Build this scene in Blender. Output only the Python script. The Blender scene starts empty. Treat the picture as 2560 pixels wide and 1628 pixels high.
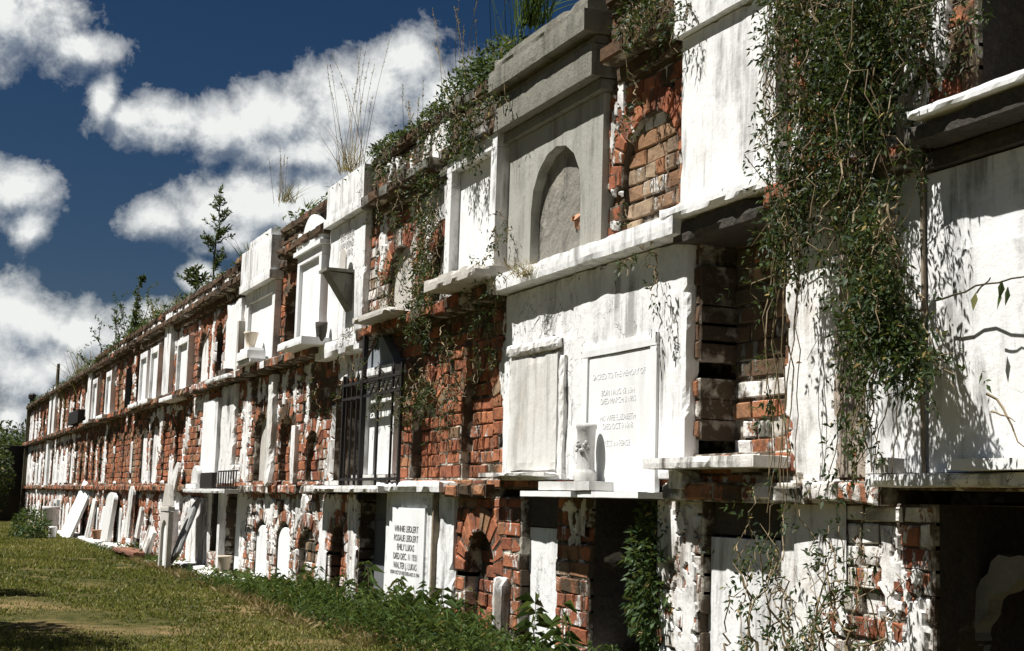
import bpy, math, random
import numpy as np
random.seed(11); R=np.random.default_rng(11)
S=bpy.context.scene; COL=S.collection
rad=math.radians
# ------------------------------------------------------------------ camera frame (also used to survey points of the wall)
W_,H_=2560,1628; F_=50/36*W_; CAM=np.array([0.,-3.,.8])
def _cam(yaw=23.05,pitch=7.2,roll=1.75):
    y,p,r=map(math.radians,(yaw,pitch,roll))
    f=np.array([-math.cos(y)*math.cos(p),math.sin(y)*math.cos(p),math.sin(p)])
    rt=np.cross(f,[0,0,1]); rt/=np.linalg.norm(rt); up=np.cross(rt,f)
    return f,rt*math.cos(r)+up*math.sin(r),up*math.cos(r)-rt*math.sin(r)
CF,CR,CU=_cam()
def ray(px,py): return CF*F_+CR*(px-W_/2)+CU*(H_/2-py)
def U(px,py,out=0.0):
    d=ray(px,py); t=(-out-CAM[1])/d[1]; p=CAM+d*t
    return -p[0],p[2]
def AE(px,py):
    d=ray(px,py); d=d/np.linalg.norm(d)
    return math.degrees(math.atan2(d[1],-d[0])),math.degrees(math.asin(d[2]))
# ------------------------------------------------------------------ noise
def _h(i,j,k,s):
    n=(i*73856093)^(j*19349663)^(k*83492791)^(s*2654435761+12345)
    n=n&0xffffffff; n=((n^(n>>15))*2246822519)&0xffffffff; n=((n^(n>>13))*3266489917)&0xffffffff
    return ((n^(n>>16))&0xffffffff)/4294967295.0
def vn(P,seed=0):
    P=np.asarray(P,float); I=np.floor(P).astype(np.int64); f=P-I; f=f*f*(3-2*f); out=0
    for a in (0,1):
        for b in (0,1):
            for c in (0,1):
                w=(f[:,0] if a else 1-f[:,0])*(f[:,1] if b else 1-f[:,1])*(f[:,2] if c else 1-f[:,2])
                out=out+w*_h(I[:,0]+a,I[:,1]+b,I[:,2]+c,seed)
    return out
def fbm(P,o=4,seed=0):
    P=np.asarray(P,float); t=0;a=.5;n=0
    for i in range(o): t=t+a*vn(P*(2.03**i)+i*17.3,seed+i); n+=a; a*=.5
    return t/n
# ------------------------------------------------------------------ mesh builder
class MB:
    def __init__(s): s.v=[];s.f=[];s.c=[];s.n=0
    def add(s,V,F,c=None):
        V=np.asarray(V,float).reshape(-1,3)
        if c is None: c=(.5,.5,.5)
        c=np.broadcast_to(np.asarray(c,float),(len(V),3))
        if isinstance(F,np.ndarray): s.f.append(F+s.n)
        else:
            for q in F: s.f.append(np.asarray([q])+s.n)
        s.v.append(V); s.c.append(c); s.n+=len(V)
    def join(s,o,M=None,t=(0,0,0)):
        if not o.n: return
        V=np.concatenate(o.v)
        if M is not None: V=V@np.asarray(M).T
        V=V+np.asarray(t,float)
        k=s.n
        s.v.append(V); s.c.append(np.concatenate(o.c)); s.f+= [f+k for f in o.f]; s.n+=len(V)
    def mesh(s,name,base):
        V=np.concatenate(s.v)-base; C=np.concatenate(s.c)
        me=bpy.data.meshes.new(name)
        tot=np.concatenate([np.full(len(f),f.shape[1]) for f in s.f]); L=np.concatenate([f.reshape(-1) for f in s.f])
        me.vertices.add(len(V)); me.vertices.foreach_set('co',V.astype(np.float32).ravel())
        me.loops.add(len(L)); me.loops.foreach_set('vertex_index',L.astype(np.int32))
        me.polygons.add(len(tot)); me.polygons.foreach_set('loop_start',np.concatenate([[0],np.cumsum(tot)[:-1]]).astype(np.int32))
        me.polygons.foreach_set('loop_total',tot.astype(np.int32))
        a=me.attributes.new('tint','FLOAT_COLOR','POINT')
        a.data.foreach_set('color',np.concatenate([C,np.ones((len(C),1))],1).astype(np.float32).ravel())
        me.update(calc_edges=True); me.validate(); return me
BASE={}
def thing(name,label,cat,loc,group=None):
    o=bpy.data.objects.new(name,None); COL.objects.link(o); o.empty_display_size=.1
    o.location=loc; o['label']=label; o['category']=cat
    if group: o['group']=group
    BASE[o.name]=np.array(loc,float); return o
def part(name,mb,mat,parent=None,smooth=False,bevel=0,label=None,mat2=None):
    if not mb.n: return None
    b=BASE[parent.name] if parent else np.zeros(3)
    me=mb.mesh(name,b); me.materials.append(mat)
    me.polygons.foreach_set('use_smooth',np.full(len(me.polygons),bool(smooth)))
    o=bpy.data.objects.new(name,me); COL.objects.link(o); o.parent=parent; BASE[o.name]=b
    if bevel:
        m=o.modifiers.new('edge','BEVEL'); m.width=bevel; m.segments=2; m.limit_method='ANGLE'; m.angle_limit=rad(50)
    if label: o['label']=label
    return o
def struct(name,mb,mat,kind='structure',smooth=False):
    o=part(name,mb,mat,None,smooth); o['kind']=kind; return o
# ------------------------------------------------------------------ shapes (s = metres along the wall, leftwards; y<0 = in front of the face)
BF=np.array([[0,1,3,2],[4,6,7,5],[0,4,5,1],[2,3,7,6],[0,2,6,4],[1,5,7,3]])
def box(mb,s0,s1,y0,y1,z0,z1,c=None):
    V=[(-a,b,d) for a in (s0,s1) for b in (y0,y1) for d in (z0,z1)]
    mb.add(V,BF,c)
def rough(mb,s0,s1,y0,y1,z0,z1,cell=.045,amp=.006,seed=0,c=None,chip=0.0):
    lo=np.array([-s1,y0,z0]); hi=np.array([-s0,y1,z1]); L=hi-lo
    cx=max(cell,.0025*max(s0,1)**1.25)
    n=[int(min(70,max(1,math.ceil(L[0]/cx)))),int(min(40,max(1,math.ceil(L[1]/cell)))),int(min(50,max(1,math.ceil(L[2]/cell))))]
    for ax in range(3):
        a,b=[i for i in range(3) if i!=ax]
        ga,gb=np.meshgrid(np.linspace(0,1,n[a]+1),np.linspace(0,1,n[b]+1),indexing='ij')
        for side in (0,1):
            P=np.zeros(ga.shape+(3,)); P[...,a]=lo[a]+L[a]*ga; P[...,b]=lo[b]+L[b]*gb; P[...,ax]=hi[ax] if side else lo[ax]
            Q=P.reshape(-1,3)
            on=((np.abs(Q-lo)<1e-6)|(np.abs(Q-hi)<1e-6)).sum(1)
            D=np.stack([(fbm(Q*4+31*i,2,seed+i)-.5)*.9+(vn(Q*45+7*i,seed+i)-.5)*.45 for i in range(3)],1)*amp
            ctr=(lo+hi)/2
            pull=(on>=2)*(amp*.35+(chip+amp*.5)*np.clip(fbm(Q*8,4,seed+7)-.5,0,1)*5)
            dirv=np.sign(ctr-Q)*((np.abs(Q-lo)<1e-6)|(np.abs(Q-hi)<1e-6))
            Q=Q+D+dirv*pull[:,None]
            ia=np.arange(n[a]); ib=np.arange(n[b]); A,B=np.meshgrid(ia,ib,indexing='ij'); k=(A*(n[b]+1)+B).ravel()
            mb.add(Q,np.stack([k,k+n[b]+1,k+n[b]+2,k+1],1),c)
def prism(mb,out,y0,y1,c=None):
    n=len(out); V=[(-s,y0,z) for s,z in out]+[(-s,y1,z) for s,z in out]
    mb.add(V,[list(range(n)),list(range(2*n-1,n-1,-1))]+[[i,i+n,(i+1)%n+n,(i+1)%n] for i in range(n)],c)
def archpts(sc,hw,zs,rise,n=14,pw=1.0):
    return [(sc+hw*math.cos(math.pi*(1-i/n)),zs+rise*abs(math.sin(math.pi*i/n))**pw) for i in range(n+1)]
def archslab(mb,sc,hw,z0,zs,rise,y0,y1,c=None,n=14):
    prism(mb,[(sc-hw,z0)]+archpts(sc,hw,zs,rise,n)+[(sc+hw,z0)],y0,y1,c)
def archfront(mb,s0,s1,z0,z1,y0,y1,sc,hw,zs,rise,c=None,n=16):
    box(mb,s0,sc-hw,y0,y1,z0,z1,c); box(mb,sc+hw,s1,y0,y1,z0,z1,c)
    p=archpts(sc,hw,zs,rise,n)
    for (a,za),(b,zb) in zip(p[:-1],p[1:]):
        V=[(-a,y0,za),(-b,y0,zb),(-b,y0,z1),(-a,y0,z1),(-a,y1,za),(-b,y1,zb)]
        mb.add(V,[[0,1,2,3],[0,4,5,1]],c)
    mb.add([(-s0-.001,y0,z1),(-s1,y0,z1),(-s1,y1,z1),(-s0,y1,z1)],[[0,1,2,3]],c)
def lathe(mb,x,y,prof,n=20,c=None):
    V=[];Fq=[]
    for r,z in prof:
        for i in range(n):
            a=2*math.pi*i/n; V.append((x+r*math.cos(a),y+r*math.sin(a),z))
    for j in range(len(prof)-1):
        for i in range(n): Fq.append([j*n+i,j*n+(i+1)%n,(j+1)*n+(i+1)%n,(j+1)*n+i])
    mb.add(V,np.array(Fq),c); mb.add([V[i] for i in range(n)],[list(range(n))[::-1]],c)
    k=(len(prof)-1)*n; mb.add([V[k+i] for i in range(n)],[list(range(n))],c)
def tube(mb,pts,r0,r1=None,k=5,c=None):
    pts=np.asarray(pts,float); n=len(pts); r1=r0 if r1 is None else r1
    T=np.gradient(pts,axis=0); T/=np.linalg.norm(T,axis=1)[:,None]+1e-9
    a=np.cross(T,[.31,.23,.92]); a/=np.linalg.norm(a,axis=1)[:,None]+1e-9; b=np.cross(T,a)
    rr=np.linspace(r0,r1,n)[:,None]
    V=np.concatenate([(pts+a*rr*math.cos(2*math.pi*i/k)+b*rr*math.sin(2*math.pi*i/k))[:,None] for i in range(k)],1).reshape(-1,3)
    i,j=np.meshgrid(np.arange(n-1),np.arange(k),indexing='ij'); i=i.ravel();j=j.ravel()
    mb.add(V,np.stack([i*k+j,i*k+(j+1)%k,(i+1)*k+(j+1)%k,(i+1)*k+j],1),c)
def rotm(ax,deg):
    a=rad(deg); c,s=math.cos(a),math.sin(a)
    return np.array({'x':[[1,0,0],[0,c,-s],[0,s,c]],'y':[[c,0,s],[0,1,0],[-s,0,c]],'z':[[c,-s,0],[s,c,0],[0,0,1]]}[ax])
# ------------------------------------------------------------------ materials
def N(t,ty,ins=None,**kw):
    n=t.nodes.new(ty)
    for k,v in kw.items(): setattr(n,k,v)
    for k,v in (ins or {}).items():
        s=n.inputs[k]
        if isinstance(v,bpy.types.NodeSocket): t.links.new(v,s)
        else: s.default_value=v
    return n
def ramp(t,fac,a,b,ca=(0,0,0,1),cb=(1,1,1,1)):
    r=N(t,'ShaderNodeValToRGB',{'Fac':fac}); e=r.color_ramp.elements
    e[0].position=a;e[0].color=ca;e[1].position=b;e[1].color=cb; return r.outputs['Color']
def mix(t,f,a,b,mode='MIX'):
    m=N(t,'ShaderNodeMix',data_type='RGBA',blend_type=mode)
    for s,v in ((m.inputs[0],f),(m.inputs[6],a),(m.inputs[7],b)):
        if isinstance(v,bpy.types.NodeSocket): t.links.new(v,s)
        elif isinstance(v,(int,float)): s.default_value=v
        else: s.default_value=(*v,1)
    return m.outputs[2]
def mth(t,op,a,b=0.0,c=None):
    m=N(t,'ShaderNodeMath',operation=op)
    for i,v in enumerate((a,b,c)):
        if v is None: continue
        if isinstance(v,bpy.types.NodeSocket): t.links.new(v,m.inputs[i])
        else: m.inputs[i].default_value=v
    return m.outputs[0]
def noise(t,pos,scale,detail=5,sc=(1,1,1),rough=.6,dist=0):
    mp=N(t,'ShaderNodeMapping',{'Vector':pos,'Scale':sc})
    return N(t,'ShaderNodeTexNoise',{'Vector':mp.outputs[0],'Scale':scale,'Detail':detail,'Roughness':rough,'Distortion':dist}).outputs['Fac']
def newmat(name):
    m=bpy.data.materials.new(name); m.use_nodes=True; t=m.node_tree; t.nodes.clear()
    out=N(t,'ShaderNodeOutputMaterial'); p=N(t,'ShaderNodeBsdfPrincipled'); t.links.new(p.outputs[0],out.inputs[0])
    pos=N(t,'ShaderNodeNewGeometry').outputs['Position']
    return m,t,p,pos,out
def fin(t,p,col,rough=.85,bump=None,dist=.004,spec=.25):
    if isinstance(col,bpy.types.NodeSocket): t.links.new(col,p.inputs['Base Color'])
    else: p.inputs['Base Color'].default_value=(*col,1)
    p.inputs['Roughness'].default_value=rough; p.inputs['Specular IOR Level'].default_value=spec
    if bump is not None:
        b=N(t,'ShaderNodeBump',{'Height':bump,'Strength':1.0,'Distance':dist}); t.links.new(b.outputs[0],p.inputs['Normal'])
def plaster(name,base,dirt=.5,dcol=(.16,.15,.13),brown=.15,bcol=(.42,.33,.24),bd=.004,spots=0.0,cracks=0.0):
    m,t,p,pos,_=newmat(name)
    st=noise(t,pos,1.0,7,(11,11,1.3),.68,.4); bl=noise(t,pos,3.2,7,(1,1,.8),.65); fi=noise(t,pos,55,4); md=noise(t,pos,14,5)
    big=noise(t,pos,.9,3)
    a=mth(t,'MULTIPLY',ramp(t,st,.46,.60),ramp(t,bl,.43,.57)); a=mth(t,'MULTIPLY',a,dirt)
    c=mix(t,a,base,dcol)
    b=mth(t,'MULTIPLY',ramp(t,bl,.55,.72),brown); c=mix(t,b,c,bcol)
    g=mth(t,'MULTIPLY',ramp(t,big,.35,.75),.16); c=mix(t,g,c,tuple(x*.62 for x in base))
    if spots:
        s=mth(t,'MULTIPLY',ramp(t,md,.62,.68),spots); c=mix(t,s,c,dcol)
    if cracks:
        wv=N(t,'ShaderNodeVectorMath',{0:pos,1:N(t,'ShaderNodeTexNoise',{'Vector':pos,'Scale':5.0,'Detail':4}).outputs['Color']},operation='ADD').outputs[0]
        vo=N(t,'ShaderNodeTexVoronoi',{'Vector':wv,'Scale':2.3},feature='DISTANCE_TO_EDGE').outputs['Distance']
        ck=mth(t,'MULTIPLY',ramp(t,vo,.004,.010,(1,1,1,1),(0,0,0,1)),ramp(t,big,.50,.56)); c=mix(t,mth(t,'MULTIPLY',ck,cracks),c,(.10,.09,.08))
    c=mix(t,mth(t,'MULTIPLY',ramp(t,fi,.3,.8),.12),c,(.35,.33,.3))
    h=mth(t,'ADD',mth(t,'MULTIPLY',fi,.35),mth(t,'MULTIPLY',md,.8))
    fin(t,p,c,.88,h,bd,.2); return m
M={}
M['white']=plaster('whitewashed_plaster',(.79,.785,.77),.7,(.11,.11,.10),brown=.22,spots=.15,cracks=.8)
M['stained']=plaster('stained_plaster',(.70,.68,.64),1.0,(.11,.10,.09),brown=.45,spots=.5,bd=.007,cracks=.8)
M['gray_pl']=plaster('dull_plaster',(.50,.47,.42),.6,brown=.5,spots=.3,bd=.007)
M['mottled']=plaster('mottled_grey_render',(.21,.195,.165),.9,(.07,.065,.055),.8,(.42,.38,.31),.012,.8)
M['brown_pl']=plaster('bare_brown_render',(.34,.28,.22),.5,(.12,.10,.08),.5,(.55,.5,.43),.01,.5)
M['cement']=plaster('grey_cement',(.20,.19,.155),.75,(.06,.058,.05),.6,(.17,.15,.105),.009,.5)
M['cement_pale']=plaster('pale_cement',(.36,.35,.31),.65,(.10,.095,.08),.55,(.30,.27,.21),.005,.1)
M['flake']=plaster('flaking_whitewash',(.78,.76,.73),.85,(.15,.135,.115),.5,(.42,.33,.24),.006,.6)
M['marble']=plaster('marble',(.79,.79,.78),.3,(.45,.44,.42),.05,(.6,.55,.48),.0012)
M['marble_gray']=plaster('weathered_marble',(.62,.61,.58),.5,(.2,.2,.19),.25,(.42,.36,.28),.003,.2)
M['slate']=plaster('slate',(.14,.145,.15),.3,(.06,.06,.06),.1,(.15,.13,.1),.002)
M['slate_pale']=plaster('pale_slate',(.30,.30,.29),.3,(.1,.1,.1),.1,(.3,.25,.2),.003)
M['dark']=plaster('shade_dark_plaster',(.045,.038,.03),.5,(.03,.03,.03),.5,(.16,.11,.07),.01,.3)  # near-black base: shade of chambers and ledge undersides put into the colour
M['old_brick']=plaster('old_brick_paving',(.20,.085,.05),.5,(.07,.05,.04),.4,(.3,.2,.13),.004,.4)
M['clay']=plaster('terracotta',(.42,.22,.13),.4,(.2,.15,.1),.3,(.6,.5,.4),.002)
M['pale_clay']=plaster('pale_pot_clay',(.62,.52,.40),.4,(.3,.25,.2),.2,(.45,.35,.25),.002)
# brick
def brickmat(name):
    m,t,p,pos,_=newmat(name)
    at=N(t,'ShaderNodeVertexColor',layer_name='tint'); sp=N(t,'ShaderNodeSeparateColor',{'Color':at.outputs[0]}); r,g,b=sp.outputs
    cr=N(t,'ShaderNodeValToRGB',{'Fac':r}); E_=cr.color_ramp.elements
    E_[0].position=0; E_[0].color=(.17,.06,.036,1); E_[1].position=1; E_[1].color=(.40,.30,.20,1)
    for ps,cc in ((.25,(.29,.095,.05,1)),(.5,(.39,.138,.068,1)),(.7,(.47,.185,.09,1)),(.86,(.30,.17,.09,1))):
        e=cr.color_ramp.elements.new(ps); e.color=cc
    n1=noise(t,pos,22,6); n2=noise(t,pos,6,6,(1,1,1),.65); n3=noise(t,pos,60,3); st=noise(t,pos,1,7,(16,16,4.5),.7,.5)
    c=mix(t,ramp(t,n1,.3,.75),cr.outputs[0],(.11,.05,.03)); c=mix(t,.45,cr.outputs[0],c)
    c=mix(t,mth(t,'MULTIPLY',ramp(t,n2,.45,.62),.62),c,(.055,.035,.024))
    # lime wash that still clings in streaks
    th=mth(t,'ADD',st,mth(t,'MULTIPLY',mth(t,'SUBTRACT',g,.5),.62)); th=mth(t,'ADD',th,mth(t,'MULTIPLY',mth(t,'SUBTRACT',n3,.5),.22)); wf=ramp(t,th,.545,.59)
    c=mix(t,wf,c,mix(t,ramp(t,n2,.42,.62),(.74,.71,.67),(.36,.32,.27)))
    mo=mth(t,'MULTIPLY',ramp(t,mth(t,'ADD',n2,mth(t,'MULTIPLY',mth(t,'SUBTRACT',b,.5),.8)),.52,.62),.8); c=mix(t,mo,c,(.045,.045,.03))
    h=mth(t,'ADD',mth(t,'MULTIPLY',n1,1.0),mth(t,'MULTIPLY',wf,.5)); h=mth(t,'ADD',h,mth(t,'MULTIPLY',n3,.3))
    fin(t,p,c,.9,h,.008,.15); return m
M['brick']=brickmat('weathered_brick')
def mortarmat():
    m,t,p,pos,_=newmat('lime_mortar')
    n1=noise(t,pos,10,6); n2=noise(t,pos,45,4); n3=noise(t,pos,2.2,5)
    c=mix(t,ramp(t,n1,.40,.50),(.62,.57,.49),(.10,.075,.052)); c=mix(t,mth(t,'MULTIPLY',ramp(t,n3,.42,.6),.8),c,(.07,.055,.04))
    fin(t,p,c,.95,mth(t,'ADD',n1,mth(t,'MULTIPLY',n2,.5)),.012,.1); return m
M['mortar']=mortarmat()
def leafmat(name,a,b,tr=.35,dead=(.30,.22,.08)):
    m,t,p,pos,out=newmat(name)
    at=N(t,'ShaderNodeVertexColor',layer_name='tint'); sp=N(t,'ShaderNodeSeparateColor',{'Color':at.outputs[0]})
    c=mix(t,sp.outputs[0],a,b); c=mix(t,ramp(t,sp.outputs[1],.955,.985),c,dead)
    fin(t,p,c,.55,None,spec=.22)
    tl=N(t,'ShaderNodeBsdfTranslucent',{'Color':mix(t,.5,c,(.25,.32,.05))}); ms=N(t,'ShaderNodeMixShader',{0:tr})
    t.links.new(p.outputs[0],ms.inputs[1]); t.links.new(tl.outputs[0],ms.inputs[2]); t.links.new(ms.outputs[0],out.inputs[0]); return m
M['vine']=leafmat('vine_leaf',(.006,.015,.005),(.042,.068,.016),.15)
M['weed']=leafmat('weed_leaf',(.016,.040,.010),(.12,.18,.05),.3)
M['shrub']=leafmat('shrub_leaf',(.015,.035,.015),(.07,.11,.03),.22)
M['dry']=leafmat('dry_grass',(.22,.15,.07),(.40,.31,.16),.3)
M['grass']=leafmat('grass_blade',(.03,.045,.008),(.27,.235,.06),.3,(.36,.26,.12))
M['tree']=leafmat('tree_leaf',(.012,.025,.01),(.05,.075,.02),.2)
def plain(name,c,rough=.7,bump=0,metal=0):
    m,t,p,pos,_=newmat(name); n=noise(t,pos,30,5); cc=mix(t,ramp(t,n,.35,.7),c,tuple(x*.6 for x in c))
    fin(t,p,cc,rough,n if bump else None,bump or .001); p.inputs['Metallic'].default_value=metal; return m
M['stem']=plain('vine_stem',(.24,.18,.10)); M['twig']=plain('twig',(.10,.085,.05)); M['iron']=plain('rusted_iron',(.028,.024,.022),.6,.002)
M['bark']=plain('bark',(.10,.08,.06),.9,.01); M['ink']=plain('engraved_lettering',(.27,.26,.245),.8); M['pipe']=plain('rusty_pipe',(.30,.24,.17),.8,.002)
M['faint']=plain('faint_lettering',(.775,.77,.765),.8); M['faint2']=plain('blotched_lettering',(.42,.40,.37),.8)
def groundmat():
    m,t,p,pos,_=newmat('lawn_soil'); n1=noise(t,pos,1.1,6,(1,1,1)); n2=noise(t,pos,9,6); n3=noise(t,pos,60,4)
    c=mix(t,ramp(t,n2,.35,.65),(.035,.042,.010),(.12,.10,.032)); c=mix(t,ramp(t,n1,.50,.66),c,(.22,.155,.07))
    fin(t,p,c,.95,mth(t,'ADD',n2,n3),.03,.1); return m
M['ground']=groundmat()
# ------------------------------------------------------------------ brick field
class Bricks:
    def __init__(s): s.q=[];s.yf=[];s.yd=[];s.t=[]
    def add(s,q,yf,yd,t): s.q.append(q);s.yf.append(yf);s.yd.append(yd);s.t.append(t)
    def to(s,mb,cham=.0045,jit=.0045,grow=0.0):
        if not s.q: return
        q=np.array(s.q,float); n=len(q); yf=np.array(s.yf); yd=np.array(s.yd); t=np.array(s.t,float)
        en=np.roll(q,-1,1)-q; L=np.linalg.norm(en,axis=2,keepdims=True)+1e-9; en=en/L; ep=np.roll(en,1,1)
        q=q-grow*(en-ep)
        if jit: q=q+R.normal(0,jit*.5,q.shape)
        ch=np.minimum(cham,L.min(1,keepdims=True)*.3)
        qi=q+ch*(en-ep)*(1+.4*R.random((n,4,1)))
        def lay(qq,y): return np.concatenate([-qq[...,:1],y[...,None],qq[...,1:]],2)
        o=np.ones((n,4))
        V=np.concatenate([lay(q,yd[:,None]*o),lay(q,yf[:,None]*o+cham*1.3),lay(qi,yf[:,None]*o+R.normal(0,jit*.6,(n,4)))],1).reshape(-1,3)
        f=[]
        for l in (0,4):
            for i in range(4): f.append([l+i,l+(i+1)%4,l+4+(i+1)%4,l+4+i])
        f.append([8,9,10,11]); f=np.array(f)
        mb.add(V,(f[None]+12*np.arange(n)[:,None,None]).reshape(-1,4),np.repeat(t,12,0))
WASH=[(3.0,5.5,-1,.9,.72),(5.5,7.2,-1,.9,.40),(7.2,9.8,-1,.9,.30),(9.8,16,-1,.9,.60),(16,22,-1,.9,.38),(22,39,-1,.9,.42),
      (3,5.1,.9,2,.55),(5.1,10.6,.9,2,.26),(10.6,16,.9,2,.46),(16,22,.9,2,.24),(22,27,.9,2,.15),(27,39,.9,2,.45),
      (3,5.1,2,3.5,.4),(5.1,6,2,3.5,.2),(7,9.7,2,3.5,.50),(9.7,13.5,2,3.5,.2),(13.5,17,2,3.5,.36),(17,24,2,3.5,.26),(24,39,2,3.5,.36)]
def wash(s,z):
    v=.35
    for a,b,c,d,w in WASH:
        if a<=s<b and c<=z<d: v=w
    return v
MOULD_SHADE=[(4.3,5.2,1.3,2.1,.36),(6.0,7.0,.7,.9,.3),(7.0,9.7,1.6,2.0,.2),(10.5,13.5,1.5,2.0,.25),(16,38.4,1.55,2.0,.3),(2,38.4,.84,.91,.15),(1,4,1.9,3.4,.35),(3.6,5.4,-.1,.3,.2)]  # mould plus painted shade: darker brick bands under ledges and in recesses
def tint(s,z,w=None,dirt=None,hue=None):
    r=min(1,max(0,random.betavariate(2.6,2.2) if hue is None else hue+random.uniform(-.18,.18)))
    g=(wash(s,z) if w is None else w)+random.uniform(-.22,.22)
    b=(.38 if dirt is None else dirt)+random.uniform(-.2,.2)
    if z>2.75 and dirt is None: b+=.5
    for x0,x1,y0,y1,dv in MOULD_SHADE:
        if x0<=s<x1 and y0<=z<y1: b+=dv; g-=dv*.5
    return (r,g,b)
HOLES=[]   # (s0,s1,z0,zspring,rise,depth) outlines kept free of face bricks
def hole_half(h,z):
    s0,s1,z0,zs,rise=h[:5]
    if z<z0 or z>zs+rise: return None
    if z<=zs or rise<=0: return (s0,s1)
    k=math.sqrt(max(0,1-((z-zs)/rise)**2)); c=(s0+s1)/2; w=(s1-s0)/2*k
    return (c-w,c+w)
def clip(a,b,z,holes):
    iv=[(a,b)]
    for h in holes:
        r=hole_half(h,z)
        if not r: continue
        nv=[]
        for x,y in iv:
            if r[1]<=x or r[0]>=y: nv.append((x,y)); continue
            if r[0]>x: nv.append((x,r[0]))
            if r[1]<y: nv.append((r[1],y))
        iv=nv
    return iv
CH=.079; JO=.010
def field(bb,s0,s1,z0,z1,holes,yf,yd,bl=.205,inside=None,w=None,dirt=None,hue=None,miss=.0,off=0.0):
    k0=math.floor(z0/CH); k=k0
    while k*CH+.02<z1:
        za=max(z0,k*CH); zb=min(z1,(k+1)*CH-JO); k+=1
        if zb-za<.02: continue
        zc=(za+zb)/2
        hdr=(k%5==0); L=bl*(.5 if hdr else 1); s=math.floor(s0/L)*L+(L/2 if k%2 else 0)-L+off
        sag=(vn(np.array([[k*.7,s0,3.]]))[0]-.5)*.01
        while s<s1:
            LL=L*(1+random.uniform(-.06,.06)); a=max(s,s0); b=min(s+LL-JO,s1); s+=LL
            if b-a<.025: continue
            iv=[(a,b)]
            if inside is not None:
                r=hole_half(inside,zc)
                if not r: continue
                iv=[(max(a,r[0]+.01),min(b,r[1]-.01))]
            rel=[h for h in holes if h[0]<b and h[1]>a and h[2]<zc<h[3]+h[4]]
            if rel: iv=[x for (p,q) in iv for x in clip(p,q,zc,rel)]
            for p,q in iv:
                if q-p<.025 or random.random()<miss: continue
                wob=.006*math.sin(p*1.7+k)
                y=yf+random.uniform(-.004,.005)+(.025 if random.random()<.03 else 0)
                bb.add([(p,za+wob),(q,za+wob+sag*0),(q,zb+wob),(p,zb+wob)],y,yd,tint((p+q)/2,zc,w,dirt,hue))
def ring(bb,sc,hw,zs,rise,t=.11,yf=-.004,yd=.22,step=.056,w=None,dirt=None):
    n=max(5,int(math.pi*(hw+rise)/2/step)); 
    for i in range(n):
        a0=math.pi*(i+.07)/n; a1=math.pi*(i+.93)/n
        p=lambda a,e:(sc-(hw+e)*math.cos(a),zs+(rise+e)*math.sin(a))
        tt=tint(sc,zs+rise,w,dirt)
        bb.add([p(a0,0),p(a1,0),p(a1,t),p(a0,t)][::-1],yf+random.uniform(-.004,.006),yd,tt)
# ------------------------------------------------------------------ vault fronts
ROW={1:(.02,.86),2:(.93,1.92),3:(2.0,2.92)}
def vault(label,s,row,cat='burial vault',name='burial_vault'):
    return thing(name,label,cat,(-s,0,ROW[row][0]),{1:'vaults of the bottom row',2:'vaults of the middle row',3:'vaults of the top row'}[row])
def infill(t,h,depth,w=None,dirt=None,hue=None,miss=.02):
    bb=Bricks(); s0,s1,z0,zs,rise=h[:5]
    field(bb,s0,s1,z0,zs+rise,[],depth,depth+.07,.19,inside=h,w=w,dirt=dirt,hue=hue,miss=miss,off=random.random()*.1)
    m=MB(); bb.to(m); bi=part('brick_infill',m,M['brick'],t)
    m=MB(); c=(s0+s1)/2; archslab(m,c,(s1-s0)/2-.002,z0,zs,max(rise,.001),depth+.013,depth+.1) if rise>0 else box(m,s0+.002,s1-.002,depth+.013,depth+.1,z0,zs)
    part('mortar_bed',m,M['mortar'],bi or t)
def arch_vault(label,s0,s1,row,hw=None,z0=None,zs=None,rise=None,depth=.12,fill='brick',w=None,dirt=None,hue=None,mat=None,inset=.03,ringt=.11):
    a,b=ROW[row]; sc=(s0+s1)/2; hw=hw or (s1-s0)*.33; z0=a if z0 is None else z0; rise=hw*.9 if rise is None else rise
    zs=b-.12-rise-ringt if zs is None else zs
    t=vault(label,sc,row); h=(sc-hw,sc+hw,z0,zs,rise,depth); HOLES.append((sc-hw,sc+hw,z0,zs,0,depth)); HOLES.append((sc-hw-ringt,sc+hw+ringt,zs,zs,rise+ringt,depth))
    bb=Bricks(); ring(bb,sc,hw,zs,rise,ringt,w=w,dirt=dirt); m=MB(); bb.to(m); ba=part('brick_arch',m,M['brick'],t)
    m=MB(); bb2=Bricks()
    ring(bb2,sc,hw,zs,rise,ringt,yf=.006,w=w); bb2.to(m,.003,.001,.009)
    # spandrels left free between ring and courses
    part('arch_mortar',m,M['mortar'],ba)
    if fill=='brick': infill(t,h,depth,w,dirt,hue)
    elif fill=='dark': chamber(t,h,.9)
    elif fill in('plaster','tablet'):
        m=MB(); e=inset
        if fill=='tablet': infill(t,h,depth+.02,w,dirt,hue); archslab(m,sc+random.uniform(-.02,.02),hw-e,z0+.01,zs-e*.3,max(rise-e,.05),depth-.045,depth)
        else: archslab(m,sc,hw-.003,z0,zs,rise,depth,depth+.1)
        part('tablet' if fill=='tablet' else 'plaster_infill',m,mat or M['white'],t,bevel=.004 if fill=='tablet' else 0)
    return t,h
DEEP=[]
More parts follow.
